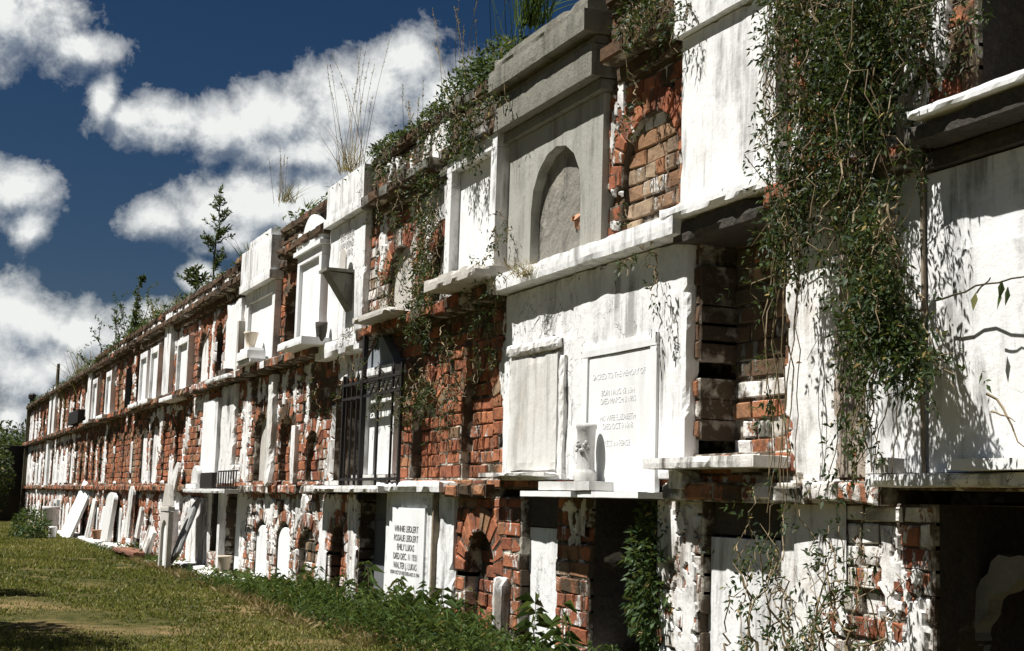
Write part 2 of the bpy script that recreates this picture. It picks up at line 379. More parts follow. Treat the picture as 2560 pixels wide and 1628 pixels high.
def chamber(t,h,d,mat=None):
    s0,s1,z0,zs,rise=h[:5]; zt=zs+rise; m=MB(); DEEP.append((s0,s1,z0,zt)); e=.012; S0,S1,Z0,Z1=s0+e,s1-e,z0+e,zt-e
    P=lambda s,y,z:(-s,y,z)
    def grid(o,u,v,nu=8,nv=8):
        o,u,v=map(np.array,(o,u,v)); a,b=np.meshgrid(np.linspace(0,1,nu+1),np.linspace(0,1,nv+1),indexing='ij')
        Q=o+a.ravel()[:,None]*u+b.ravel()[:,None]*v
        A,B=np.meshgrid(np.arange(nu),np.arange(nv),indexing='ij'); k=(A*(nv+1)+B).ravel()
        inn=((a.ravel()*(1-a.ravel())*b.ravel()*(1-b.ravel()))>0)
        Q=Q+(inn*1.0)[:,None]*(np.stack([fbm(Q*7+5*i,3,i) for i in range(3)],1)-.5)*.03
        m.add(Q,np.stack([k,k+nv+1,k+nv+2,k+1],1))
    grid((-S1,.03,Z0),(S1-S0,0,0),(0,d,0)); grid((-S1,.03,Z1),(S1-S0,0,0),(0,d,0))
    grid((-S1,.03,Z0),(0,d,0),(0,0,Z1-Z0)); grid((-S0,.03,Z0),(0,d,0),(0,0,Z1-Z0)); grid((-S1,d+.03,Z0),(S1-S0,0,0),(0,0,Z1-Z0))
    part('chamber',m,mat or M['dark'],t)  # near-black lining paints the opening's shade onto its walls
def hole(s0,s1,z0,z1,d): h=(s0,s1,z0,z1,0,d); HOLES.append(h); return h
def framed(t,s0,s1,z0,z1,y=-.03,fw=.07,rec=.025,mat='marble',fmat='white',pm='tablet',extra=0):
    m=MB(); rough(m,s0,s1,y,.03,z1-fw,z1,amp=.002); rough(m,s0,s0+fw,y,.03,z0,z1-fw-.001,amp=.002); rough(m,s1-fw,s1,y,.03,z0,z1-fw-.001,amp=.002)
    part('frame',m,M[fmat],t)
    m=MB(); box(m,s0+fw+.001,s1-fw-.001,y+rec,.028,z0,z1-fw-.002); return part(pm,m,M[mat],t,bevel=.003)
def sill(t,s0,s1,z0,z1,out,mat='white',seed=0,name='sill',amp=.004,chip=.004):
    m=MB(); rough(m,s0,s1,-out,.02,z0,z1,cell=.025,amp=amp,seed=seed,chip=chip); return part(name,m,M[mat],t)
def text(t,body,s,z,y,size,mat='ink',align='CENTER',sx=1.0):
    cu=bpy.data.curves.new('inscription','FONT'); cu.body=body; cu.size=size; cu.align_x=align; cu.align_y='TOP'; cu.extrude=.0008; cu.space_line=1.02
    tmp=bpy.data.objects.new('tmp',cu); COL.objects.link(tmp); bpy.context.view_layer.update(); me=bpy.data.meshes.new_from_object(tmp.evaluated_get(bpy.context.evaluated_depsgraph_get())); bpy.data.objects.remove(tmp); o=bpy.data.objects.new('inscription',me); COL.objects.link(o); me.materials.clear(); me.materials.append(M[mat]); o.parent=t
    o.location=np.array([-s,y,z])-BASE[t.name]; o.rotation_euler=(rad(90),0,0); o.scale=(sx,1,1); return o
exec_parts=[]
# ================================================================== NEAR VAULTS
# ---- top row
t=vault('open dark vault in the top row behind the thickest ivy, at the right edge',2.9,3)
chamber(t,hole(2.0,3.42,2.08,3.0,.9),.8); sill(t,1.9,3.5,2.025,2.055,.20,'marble',3,chip=.003); 
m=MB(); rough(m,1.9,3.55,-.17,.05,1.96,2.022,amp=.006,seed=4,chip=.01); rough(m,1.9,3.6,-.06,.03,1.90,1.958,amp=.006); part('shade_dark_soffit',m,M['dark'],t)  # dark colour paints in the shade on the ledge's underside
t=vault('tall smooth white plaster slab with thick sill, just left of the ivy curtain',4.8,3)
m=MB(); rough(m,4.44,5.15,-.055,.04,2.063,2.80,amp=.003,seed=5,cell=.028,chip=.009); part('front_slab',m,M['white'],t)
m=MB(); rough(m,4.38,5.17,-.09,.04,2.803,3.05,amp=.004,seed=6); part('cornice',m,M['white'],t)
sill(t,4.32,5.2,2.0,2.06,.13,'white',7)
t,h=arch_vault('bricked-up vault with broken orange arch and pale filling, beside the grey pediment',5.17,5.9,3,hw=.27,z0=2.04,zs=2.34,rise=.25,depth=.035,hue=.95,w=.42,dirt=.12,ringt=.11)
# grey cement front with pediment
t=vault('grey cement front with stepped cornice and pointed niche, tallest of the top row',6.5,3)
m=MB(); archfront(m,5.93,7.06,2.03,2.775,-.035,.06,6.46,.30,2.34,.29,n=8); part('front',m,M['cement_pale'],t)
m=MB(); rough(m,6.13,6.79,.018,.15,2.03,2.66,cell=.03,amp=.012,seed=113); part('niche_back',m,M['mottled'],t); HOLES.append((6.14,6.78,2.0,2.34,.31,.12))
m=MB(); rough(m,5.9,7.09,-.07,.05,2.778,2.835,amp=.005,seed=8); part('bed_moulding',m,M['cement'],t)
m=MB(); rough(m,5.89,7.10,-.125,.05,2.838,3.0,amp=.005,seed=9); rough(m,5.90,7.09,-.10,.05,3.003,3.045,amp=.005,seed=10); part('lower_cornice',m,M['cement'],t)
m=MB(); rough(m,5.88,7.08,-.175,.3,3.048,3.16,amp=.006,seed=11); rough(m,5.90,7.06,-.15,.3,3.163,3.235,amp=.006,seed=12,chip=.01); part('upper_cornice',m,M['cement'],t)
m=MB(); rough(m,6.2,6.34,.008,.03,2.17,2.26,cell=.02,amp=.014,seed=13,chip=.04); part('exposed_brick_patch',m,M['clay'],t)
t=vault('white marble tablet in a deep plain frame, left of the grey pediment',7.5,3)
framed(t,7.14,7.93,2.09,2.86,-.085,.085,.06); sill(t,7.0,7.75,2.01,2.08,.27,'gray_pl',15,chip=.01)
t,h=arch_vault('narrow vault with dull plaster face, half hidden by ivy left of the framed tablet',7.98,8.42,3,hw=.17,z0=2.06,zs=2.3,rise=.14,fill='plaster',mat=M['gray_pl'],depth=.05)
t,h=arch_vault('ivy-hung vault with stained grey plaster arch above a broken sill',8.62,9.4,3,hw=.26,z0=2.05,zs=2.32,rise=.2,fill='plaster',mat=M['gray_pl'],depth=.05,w=.5)
sill(t,8.45,9.2,1.98,2.02,.26,'gray_pl',16,chip=.02)
# bright white front with projecting triangular shelf
t=vault('bright white plaster front with blotched lettering and a wedge-shaped shelf',10.15,3)
m=MB(); rough(m,9.68,10.6,-.05,.04,2.0,2.88,amp=.004,seed=17,cell=.028,chip=.009); part('front_slab',m,M['white'],t)
m=MB(); rough(m,9.62,10.6,-.11,.3,2.883,2.95,amp=.003,seed=18); rough(m,9.60,10.56,-.10,.3,2.953,3.2,amp=.003,seed=19); part('cornice',m,M['white'],t)
m=MB(); rough(m,9.55,10.72,-.10,.04,1.86,1.98,amp=.006,seed=20,chip=.01); part('sill',m,M['white'],t)
m=MB(); m.add([(-9.93,-.04,2.16),(-9.93,-.04,2.44),(-9.93,-.24,2.45),(-10.08,-.04,2.16),(-10.08,-.04,2.44),(-10.08,-.24,2.45)],[[0,1,2],[3,5,4],[0,2,5,3],[1,4,5,2]]); rough(m,9.90,10.12,-.26,-.045,2.452,2.475,amp=.002); part('shelf',m,M['cement'],t)
text(t,'SOR LUCIA\nLOS ORAZI\nMAR. 1912',10.12,2.80,-.056,.07,'faint2')
o=thing('bent_plaque','bent grey metal plaque standing on the wedge-shaped shelf','plaque',(-10.02,-.12,2.476))
m=MB(); archslab(m,10.02,.08,2.477,2.55,.09,-.11,-.10); part('plate',m,M['gray_pl'],o)
o=thing('flower_pot','small round pot in the corner of the bright white front, left of the wedge shelf','flower pot',(-10.5,-.08,1.98))
m=MB(); lathe(m,-10.48,-.12,[(.028,1.982),(.036,2.02),(.045,2.1),(.048,2.14),(.04,2.14),(.03,2.05)]); part('pot',m,M['dark'],o,True)
# marble tablet with arched crest
t=vault('white marble tablet crowned by a round arch and two corner ears',11.0,3)
framed(t,10.68,11.42,2.06,2.78,-.09,.075,.03,fmat='marble')
m=MB(); rough(m,10.64,11.46,-.12,.02,2.782,2.82,amp=.002); part('moulding',m,M['marble'],t)
m=MB(); archslab(m,11.05,.26,2.822,2.86,.22,-.09,.0); part('arched_crest',m,M['marble'],t,bevel=.006)
m=MB(); archslab(m,11.05,.19,2.83,2.86,.155,-.105,-.088); part('crest_relief',m,M['marble'],t,bevel=.006)
for s_ in (10.71,11.39):
    m=MB(); archslab(m,s_,.055,2.822,2.88,.1,-.10,.0); part('corner_ear',m,M['marble'],t,bevel=.01)
sill(t,10.45,11.2,1.965,2.025,.28,'marble',21)
t,h=arch_vault('bricked-up vault with neat brown courses left of the arched marble tablet',11.5,12.24,3,hw=.27,z0=2.04,zs=2.42,rise=.2,hue=.85,w=.25,depth=.09)
t=vault('white front with heavy stepped cornice, a framed tablet and an urn shelf',12.8,3)
framed(t,12.28,13.42,2.0,2.72,-.06,.1,.035)
m=MB(); rough(m,12.24,13.46,-.13,.05,2.723,2.80,amp=.003,seed=22); rough(m,12.26,13.46,-.12,.3,2.803,3.12,amp=.003,seed=23); rough(m,12.34,13.2,-.11,.3,3.123,3.19,amp=.003,seed=24); part('cornice',m,M['white'],t)
m=MB(); rough(m,12.28,13.5,-.13,.02,1.93,1.995,amp=.004,seed=25); rough(m,12.5,13.1,-.2,-.05,1.998,2.03,amp=.003); part('sill',m,M['white'],t)
m=MB(); rough(m,12.55,13.0,-.22,-.05,2.033,2.11,amp=.003); rough(m,12.6,12.95,-.20,-.06,2.113,2.14,amp=.003); part('urn_shelf',m,M['marble'],t)
o=thing('urn','flared pale urn on the shelf of the white stepped front','urn',(-12.78,-.14,2.14))
m=MB(); lathe(m,-12.78,-.14,[(.036,2.142),(.04,2.155),(.035,2.16),(.045,2.20),(.064,2.275),(.07,2.29),(.06,2.29),(.035,2.22)]); part('bowl',m,M['pale_clay'],o,True)
t=vault('plain narrow white slab with ragged edges, left of the urn shelf',14.0,3)
m=MB(); rough(m,13.72,14.38,-.045,.03,2.0,2.74,amp=.004,seed=26,chip=.01); part('front_slab',m,M['marble'],t)
m=MB(); rough(m,13.66,13.74,-.07,.03,2.02,2.5,amp=.004); part('side_moulding',m,M['gray_pl'],t)
sill(t,13.6,14.7,1.94,1.98,.17,'white',27)
m=MB(); box(m,13.9,14.25,-.13,-.05,1.985,2.05); part('shelf_block',m,M['dark'],t,bevel=.004)
t,h=arch_vault('open dark arched slot right of a white plaster scar in the top row',14.5,15.3,3,hw=.2,z0=2.04,zs=2.42,rise=.2,fill='dark',w=.4)
t,h=arch_vault('bricked vault with a ragged white plaster scar in the top row',15.3,16.2,3,hw=.28,z0=2.04,zs=2.36,rise=.24,fill='plaster',mat=M['flake'],depth=.04,w=.35)
t=vault('slim framed white tablet with a thin sill among orange bricks',16.65,3)
framed(t,16.3,17.02,2.0,2.62,-.07,.07,.04); sill(t,16.6,17.5,1.90,1.95,.17,'white',28)
# ---- middle row
t=vault('huge white plaster front under the ledge at the right edge, streaked by ivy shade',2.9,2)
m=MB(); rough(m,1.9,3.60,-.035,.03,.94,1.895,cell=.06,amp=.0025,seed=30); rough(m,3.62,3.93,-.03,.03,.94,1.955,amp=.004,seed=31); part('front_slab',m,M['white'],t)
m=MB(); rough(m,1.9,3.46,-.055,-.03,.97,1.62,cell=.06,amp=.0015,seed=32); part('tablet',m,M['white'],t)
sill(t,1.9,3.80,.895,.935,.13,'white',33); m=MB(); rough(m,1.9,3.36,-.17,-.05,.940,.975,amp=.003,seed=34); part('marble_shelf',m,M['marble'],t)
m=MB(); tube(m,[(-3.61,-.045,.94),(-3.612,-.048,1.2),(-3.608,-.044,1.5),(-3.61,-.046,1.96)],.008,k=6); part('drain_pipe',m,M['pipe'],t,True)
o=thing('stone_block','small rough grey block on the white ledge by the drain pipe','stone block',(-3.72,-.09,.935))
m=MB(); rough(m,3.69,3.76,-.12,-.05,.936,.99,amp=.006,seed=35); part('block',m,M['gray_pl'],o)
t=vault('deep shady recess with rough bricks below its shade-dark upper half, under the tall white slab',4.77,2)
h=hole(4.44,5.08,1.0,1.93,.17); infill(t,h,.17,.6,.45,.85,.04)
m=MB(); rough(m,4.4,5.15,-.09,.2,1.905,1.998,cell=.04,amp=.01,seed=36,chip=.02); part('shade_dark_lintel',m,M['dark'],t)  # dark strip paints in the shade below the slab's sill
sill(t,4.40,5.24,.965,1.01,.165,'stained',37,chip=.012)
m=MB(); rough(m,5.03,5.14,-.10,.02,.885,.962,amp=.01,seed=38,chip=.02); part('sill_bracket',m,M['flake'],t)
# broad white double front
t=vault('broad white front of two tablets under a long ledge, right of the orange brick arches',6.1,2)
m=MB(); rough(m,5.11,6.20,-.04,.03,.93,1.93,amp=.003,seed=40,cell=.028,chip=.009); rough(m,6.205,7.06,-.035,.03,.93,1.93,cell=.04,amp=.007,seed=41); part('front_slab',m,M['white'],t)
m=MB(); rough(m,5.08,7.12,-.13,.03,1.935,2.025,cell=.035,amp=.005,seed=42,chip=.004); part('top_ledge',m,M['white'],t)
m=MB(); rough(m,6.33,6.93,-.058,-.03,.975,1.56,amp=.004,seed=43,chip=.008); part('tablet',m,M['gray_pl'],t,label='dull grey-white tablet with crumbling edges').active_material=plaster('rubbed_tablet',(.66,.64,.60),.45,brown=.25)
m=MB(); 
rough(m,6.30,6.96,-.075,-.03,1.575,1.64,cell=.03,amp=.02,seed=44); part('crumbled_moulding',m,M['flake'],t)
m=MB(); rough(m,6.245,6.31,-.06,-.03,.95,1.55,cell=.03,amp=.014,seed=45); part('crumbled_edge',m,M['flake'],t)
m=MB(); rough(m,5.33,5.39,-.055,-.03,.87,1.5,amp=.002); rough(m,6.0,6.06,-.055,-.03,.93,1.5,amp=.002); rough(m,5.33,6.06,-.055,-.03,1.502,1.56,amp=.002); part('frame',m,M['marble'],t)
m=MB(); box(m,5.395,5.995,-.047,-.03,.875,1.498); tb=part('tablet',m,M['marble'],t,bevel=.003,label='clean white marble tablet with faint lines of lettering')
text(tb,'SACRED TO THE MEMORY OF\n\nBORN AUG 12 1841\nDIED MARCH 3 1903\n\nHIS WIFE ELIZABETH\nDIED OCT 9 1918\n\nREST IN PEACE',5.695,1.42,-.0475,.038,'faint')
m=MB(); rough(m,6.32,7.18,-.12,.02,.945,.968,amp=.003,seed=46,chip=.008); part('sill',m,M['stained'],t)
m=MB(); rough(m,5.28,5.86,-.16,.02,.845,.872,amp=.002,seed=47); rough(m,5.865,6.44,-.19,.02,.845,.872,amp=.002,seed=48); part('lower_sill',m,M['marble'],t)
m=MB(); rough(m,5.72,6.27,-.17,-.045,.875,.918,amp=.002,seed=49); part('plinth',m,M['marble_gray'],t)
o=thing('broken_column','broken pale stone column stump with carved wreath, on a marble plinth','column',(-6.0,-.11,.918))
m=MB(); pr=[(.052,.919),(.053,.955),(.046,.965),(.041,.975),(.039,1.05),(.041,1.12),(.043,1.15),(.049,1.165),(.047,1.18),(.03,1.183)]
lathe(m,-5.87,-.115,pr,28); part('shaft',m,M['marble_gray'],o,True)
m=MB()
for i in range(14):
    a=rad(200+i*12); x=-5.87+.043*math.cos(a); y=-.115+.043*math.sin(a); z=1.075+.02*math.sin(i*1.3)
    s_=.008
    box(m,-x-s_,-x+s_,y-s_*.8,y+s_*.8,z-s_,z+s_)
part('wreath',m,M['marble_gray'],o,bevel=.006)
t,h=arch_vault('orange brick vault with pale patched filling beside the broad white front',7.12,7.93,2,hw=.25,z0=.93,zs=1.33,rise=.24,hue=.55,w=.3,depth=.06)
t,h=arch_vault('orange brick vault with deep left reveal, right of the barred white tablet',7.97,8.8,2,hw=.27,z0=.93,zs=1.25,rise=.3,hue=.42,w=.2,dirt=.25,depth=.07)
# gabled tablet behind bars
t=vault('white marble tablet under a grey stone gable, behind iron bars',9.2,2)
framed(t,8.86,9.54,.98,1.64,-.05,.06,.03,fmat='white'); m=MB(); prism(m,[(8.84,1.70),(9.56,1.70),(9.2,1.95)],-.06,.02); part('gable',m,M['slate'],t,bevel=.004).active_material=plaster('blue_grey_stone',(.20,.22,.24),.4,(.1,.1,.1),.1)
m=MB(); rough(m,8.80,9.60,-.10,.02,1.643,1.697,amp=.003); part('cornice',m,M['white'],t)
m=MB(); rough(m,8.84,9.6,-.10,.02,.90,.975,amp=.004); part('base_block',m,M['stained'],t)
t=vault('black recess showing a white slab and bricks behind iron bars',10.0,2)
h=hole(9.58,10.45,.95,1.68,.2); infill(t,h,.2,.5,.4,.4); m=MB(); rough(m,9.75,10.1,.12,.19,.97,1.35,amp=.003); part('tablet',m,M['marble'],t)
sill(t,8.8,10.62,.855,.90,.16,'stained',50,chip=.01)
m=MB(); rough(m,9.75,10.3,-.1,.02,.903,.94,amp=.006); part('stone_step',m,M['stained'],t)
# iron gate
o=thing('iron_grille','black wrought-iron grille with spiked bars in front of the gabled tablet','iron grille',(-9.6,-.17,.90))
def ibar(m,s,z0,z1,w,y=-.11): box(m,s-w,s+w,y-w*.8,y+w*.8,z0,z1)
YG=-.11
sg=lambda px,py=1000:U(px,py,.11)[0]
for px in (868,880,893,946,981):
    m=MB(); s_=sg(px); ibar(m,s_,.905,1.66,.008); V=s_; m.add([(-V-.014,YG,1.65),(-V+.014,YG,1.65),(-V,YG-.012,1.65),(-V,YG+.012,1.65),(-V,YG,1.72)],[[0,2,4],[2,1,4],[1,3,4],[3,0,4]]); part('bar',m,M['iron'],o)
for px,w,zt in ((908,.02,1.93),(1003,.011,1.68),(860,.013,1.68)):
    m=MB(); s_=sg(px); ibar(m,s_,.80 if px==908 else .9,zt,w); part('post',m,M['iron'],o)
for za in (.935,1.50,1.60):
    m=MB(); box(m,sg(1004),sg(858),YG-.012,YG+.012,za,za+.018); part('rail',m,M['iron'],o)
for i in range(7):
    s_=sg(925+i*12); m=MB(); a=np.linspace(0,2*math.pi,13); tube(m,np.stack([-s_+.04*np.cos(a),a*0+YG,1.555+.035*np.sin(a)],1),.005,k=4); part('scroll',m,M['iron'],o)
t,h=arch_vault('orange brick vault with a small round arch, left of the iron grille',10.62,11.42,2,hw=.2,z0=.93,zs=1.16,rise=.18,hue=.45,w=.4,depth=.05)
m=MB(); rough(m,11.43,11.56,-.04,.03,.92,1.4,amp=.008,seed=51,chip=.02); part('plaster_pilaster',m,M['flake'],t)
t,h=arch_vault('brick vault with shaded brown filling, fourth left of the white double front',11.5,12.25,2,hw=.24,z0=.93,zs=1.3,rise=.2,hue=.6,w=.35,depth=.06)
t,h=arch_vault('vault with dull plaster scar beside a full-height white pilaster',12.4,13.2,2,hw=.26,z0=.93,zs=1.35,rise=.22,fill='plaster',mat=M['gray_pl'],w=.5,depth=.06)
m=MB(); rough(m,12.22,12.42,-.05,.03,.92,1.88,amp=.012,seed=52,chip=.02); part('plaster_pilaster',m,M['stained'],t)
o=thing('broken_marble_piece','small broken marble piece leaning on the middle ledge','marble fragment',(-12.0,-.1,.9))
m=MB(); 
q=MB(); rough(q,-.07,.07,-.02,.02,0,.17,amp=.006,seed=53); m.join(q,rotm('y',-18)@rotm('x',-14),(-12.0,-.11,.905)); part('fragment',m,M['marble_gray'],o)
t=vault('tall clean white tablet in the middle row above a little iron box and railing',14.95,2)
m=MB(); rough(m,14.62,15.3,-.05,.03,1.0,1.80,amp=.002,seed=54); part('tablet',m,M['marble'],t); m=MB(); rough(m,14.44,14.6,-.07,.03,.98,1.8,amp=.004,seed=55); part('side_pilaster',m,M['white'],t)
t=vault('white front streaked black from its top, right of the clean white tablet',14.1,2)
m=MB(); rough(m,13.8,14.42,-.04,.03,.93,1.90,amp=.006,seed=56,chip=.012); part('front_slab',m,M['white'],t).active_material=plaster('black_streaked_plaster',(.74,.72,.69),1.0,(.05,.05,.05),.2,spots=.5)
sill(t,13.2,15.3,.83,.87,.22,'marble_gray',57)
o=thing('iron_railing','low iron grave railing on the middle sill below the black-streaked front','iron railing',(-14.1,-.3,.87))
for i in range(8):
    m=MB(); s_=U(590,1200,.2)[0]+i*.11; ibar(m,s_,.87,1.04,.006,-.2); part('bar',m,M['iron'],o)
for z_ in (.885,1.028):
    m=MB(); r0=U(592,1200,.2)[0]; box(m,r0-.02,r0+.8,-.208,-.192,z_,z_+.012); part('rail',m,M['iron'],o)
o=thing('iron_box','dark iron flower box beside the low railing','iron box',(-14.95,-.2,.87))
m=MB(); rough(m,U(537,1200,.17)[0],U(507,1200,.17)[0],-.2,-.15,.872,1.03,amp=.003); part('box_body',m,M['iron'],o)
o=thing('stone_marker','small round-topped grey stone marker standing on the middle sill','stone marker',(-15.7,-.15,.87))
m=MB(); q0=U(490,1200,.15)[0]; rough(m,q0-.25,q0+.3,-.2,-.1,.872,.92,amp=.004); part('base',m,M['marble'],o); m=MB(); archslab(m,q0,.17,.922,1.0,.11,-.17,-.12); part('stone',m,M['marble_gray'],o,bevel=.01)
# ---- bottom row
t=vault('large black open vault at the bottom right corner with rubble inside',2.95,1)
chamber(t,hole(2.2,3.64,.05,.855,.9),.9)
o=thing('broken_arch_masonry','broken plaster arch stump standing inside the black corner vault','rubble',(-3.0,.35,.05))
m=MB(); c0=U(2620,1500,-.2)[0]; hw_=U(2462,1500,-.2)[0]-c0; 
for i in range(28):
    a0,a1=math.pi*i/28,math.pi*(i+1)/28; f0,f1=[hw_+.10+.025*math.sin(7*a)+.012*math.sin(19*a) for a in (a0,a1)]; g0,g1=[hw_+.012*math.sin(11*a) for a in (a0,a1)]
    prism(m,[(c0-math.cos(a0)*g0,.42+math.sin(a0)*g0*.75),(c0-math.cos(a0)*f0,.42+math.sin(a0)*f0*.75),(c0-math.cos(a1)*f1,.42+math.sin(a1)*f1*.75),(c0-math.cos(a1)*g1,.42+math.sin(a1)*g1*.75)],.17,.23)
rough(m,c0+hw_-.005,c0+hw_+.10,.175,.235,.04,.42,amp=.02,seed=60,chip=.03); part('masonry',m,M['cement'],o)
t=vault('white rendered wall panel with a shaded top half beneath the long stained sill',4.75,1)
h=hole(4.46,5.04,.02,.86,.16); m=MB(); rough(m,4.45,5.05,.045,.2,.0,.70,amp=.004,seed=61); part('panel',m,M['white'],t); m=MB(); rough(m,4.45,5.05,.05,.2,.705,.86,amp=.012,seed=62); part('lintel',m,M['dark'],t)  # dark upper strip paints the sill's shade at the recess top
t=vault('black open vault in the bottom row with a leafy bush inside its mouth',5.72,1)
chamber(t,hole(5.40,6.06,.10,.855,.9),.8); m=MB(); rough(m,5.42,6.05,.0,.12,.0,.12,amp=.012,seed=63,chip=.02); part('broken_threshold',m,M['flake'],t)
t=vault('narrow white panel under a dark lintel, between two brick piers',6.63,1)
h=hole(6.41,6.86,.02,.86,.08); m=MB(); rough(m,6.40,6.87,.06,.1,.0,.69,amp=.003,seed=64); part('panel',m,M['white'],t); m=MB(); rough(m,6.40,6.87,.045,.1,.693,.86,amp=.01,seed=65); part('lintel',m,M['dark'],t)
t,h=arch_vault('open round orange brick arch nearest the lettered white front',7.08,7.76,1,hw=.22,z0=.02,zs=.42,rise=.24,hue=.45,w=.35,dirt=.08,depth=.085,ringt=.13)
m=MB(); rough(m,6.97,7.12,-.05,.02,.02,.42,amp=.01,seed=66,chip=.02); part('plaster_stump',m,M['stained'],t)
t=vault('white marble front with black lettering above the tall weeds',8.4,1)
m=MB(); rough(m,7.78,8.04,-.02,.03,.02,.86,amp=.006,seed=67,chip=.01); rough(m,8.07,8.95,-.045,.03,.02,.86,amp=.003,seed=68); part('front_slab',m,M['white'],t)
m=MB(); box(m,8.042,8.066,-.05,.02,.02,.85); part('iron_joint',m,M['pipe'],t)
m=MB(); rough(m,8.17,8.84,-.058,-.04,.18,.765,cell=.08,amp=.001,seed=69); t=part('tablet',m,M['marble'],t)
text(t,'WINNIE LEIDLERT\nROSALIE LEIDLERT\nEMILY LUKAS\nDIED DEC. 11 1931\nWALTER J. LUKAS',8.5,.66,-.0598,.056,'ink'); text(t,'BORN OCT 27 1883 DIED AUG 15 1944',8.5,.375,-.0598,.032,'ink'); t=t.parent
m=MB(); rough(m,7.78,9.0,-.12,.02,.862,.93,amp=.008,seed=70,chip=.012); part('top_ledge',m,M['white'],t)
t=vault('dark slate-grey closed front in deep shade, left of the lettered white front',9.35,1)
h=hole(9.0,9.70,.02,.86,.2); m=MB(); rough(m,8.99,9.71,.12,.22,.0,.86,amp=.002); part('panel',m,M['slate'],t); m=MB(); box(m,9.12,9.6,.10,.125,.05,.67); part('door_slab',m,M['slate'],t,bevel=.004)
t,h=arch_vault('small whitewashed arch with orange bricks deep inside, left of the slate front',9.9,10.5,1,hw=.19,z0=.02,zs=.42,rise=.2,w=.55,hue=.5,depth=.08)
t,h=arch_vault('mouldy grey-brown bricked vault between two plaster piers, bottom row',10.68,11.42,1,hw=.27,z0=.05,zs=.4,rise=.18,w=.5,hue=.92,dirt=.5,depth=.05)
for sc,lb in ((11.8,'right-hand one of two twin arches holding round-topped white tablets'),(12.6,'left-hand one of two twin arches holding round-topped white tablets')):
    t,h=arch_vault(lb,sc-.36,sc+.36,1,hw=.24,z0=.1,zs=.44,rise=.17,fill='tablet',mat=M['marble'],w=.6,depth=.06,inset=.04,ringt=.09)
t=vault('shallow white recess with a slanting shadow, above the basket-shaped pot',13.8,1)
h=hole(13.45,14.1,.1,.86,.18); m=MB(); rough(m,13.44,14.11,.1,.2,.08,.86,amp=.003); part('panel',m,M['marble'],t); m=MB(); rough(m,14.1,14.22,-.06,.02,.1,.86,amp=.006); part('side_post',m,M['white'],t)
t=vault('black open vault between white posts at the bottom, left of the white recess',14.6,1)
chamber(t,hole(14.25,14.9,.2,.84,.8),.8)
t=vault('bare peeled white wall panel beside the leaning grey slab',15.5,1)
m=MB(); rough(m,15.0,16.0,-.03,.03,.08,.78,amp=.012,seed=71,chip=.02); part('front_slab',m,M['flake'],t)
# ================================================================== FAR VAULTS
ORD=['','first','second','third','fourth','fifth','sixth','seventh','eighth','ninth','tenth','eleventh','twelfth','thirteenth','fourteenth','fifteenth','sixteenth','seventeenth','eighteenth','nineteenth','twentieth','twenty-first','twenty-second','twenty-third','twenty-fourth','twenty-fifth']
RN={1:'bottom',2:'middle',3:'top'}
codes={3:'. S F F B R B F B F S P P B P B B S S P B B P B B'.split(),
       2:'B B P P B B B B B B B B B P T T T P S P T P P T P'.split(),
       1:'F . P B T G B T T P B B B T P F P T P P T P P B P'.split()}
TXT={'S':'tall bare white slab','F':'slim framed white tablet','B':'bricked-up vault arch','P':'arch filled with peeling white plaster','T':'arch with a round-topped white tablet','G':'arch with a dull grey tablet','R':'open dark vault with rusty bars'}
for row in (3,2,1):
    for k,cd in enumerate(codes[row]):
        if cd=='.': continue
        s0=16.5+.87*k; s1=s0+.87
        if s1>38.1: continue
        if row==3 and k==0: continue
        lb='%s in the %s row, %s column from the far end'%(TXT[cd],RN[row],ORD[25-k])
        a,b=ROW[row]; sc=(s0+s1)/2+random.uniform(-.03,.03)
        if cd=='S':
            t=vault(lb,sc,row); m=MB(); rough(m,sc-.27,sc+.2,-.06,.03,a,b+(0.12 if row==3 else -.02),amp=.004,seed=k); part('front_slab',m,M['white'],t); sill(t,sc-.34,sc+.3,a-.05,a-.005,.1,'white',k)
        elif cd=='F':
            t=vault(lb,sc,row); framed(t,sc-.33,sc+.30,a+.01,b-.22,-.07,.08,.035); sill(t,sc-.36,sc+.42,a-.05,a+.005,.18,'white',k)
        elif cd=='R':
            t,h=arch_vault(lb,s0,s1,row,hw=.28,z0=a+.03,fill='dark')
            for i in range(5):
                m=MB(); x=sc-.2+i*.1; box(m,x-.008,x+.008,-.02,-.004,a+.03,b-.3); part('bar',m,M['iron'],t)
        else:
            f={'B':'brick','P':'plaster','T':'tablet','G':'tablet'}[cd]
            t,h=arch_vault(lb,s0,s1,row,hw=random.uniform(.22,.28),z0=a+.03,rise=random.uniform(.14,.22),fill=f,mat={'P':M['flake'],'T':M['marble'],'G':M['marble_gray'],'B':None}[cd],depth=random.uniform(.02,.05),hue=random.choice([.45,.5,.6,.85]),w=None)
# ================================================================== THE WALL ITSELF
SE=38.3
def ztop(s): return 3.24 if s<9.62 else (3.16 if s<13.46 else (3.10 if s<24 else 2.98))
wall=thing('brick_wall','long brick burial wall three vaults high, whitewash flaking off orange bricks','wall',(-20,0,0))
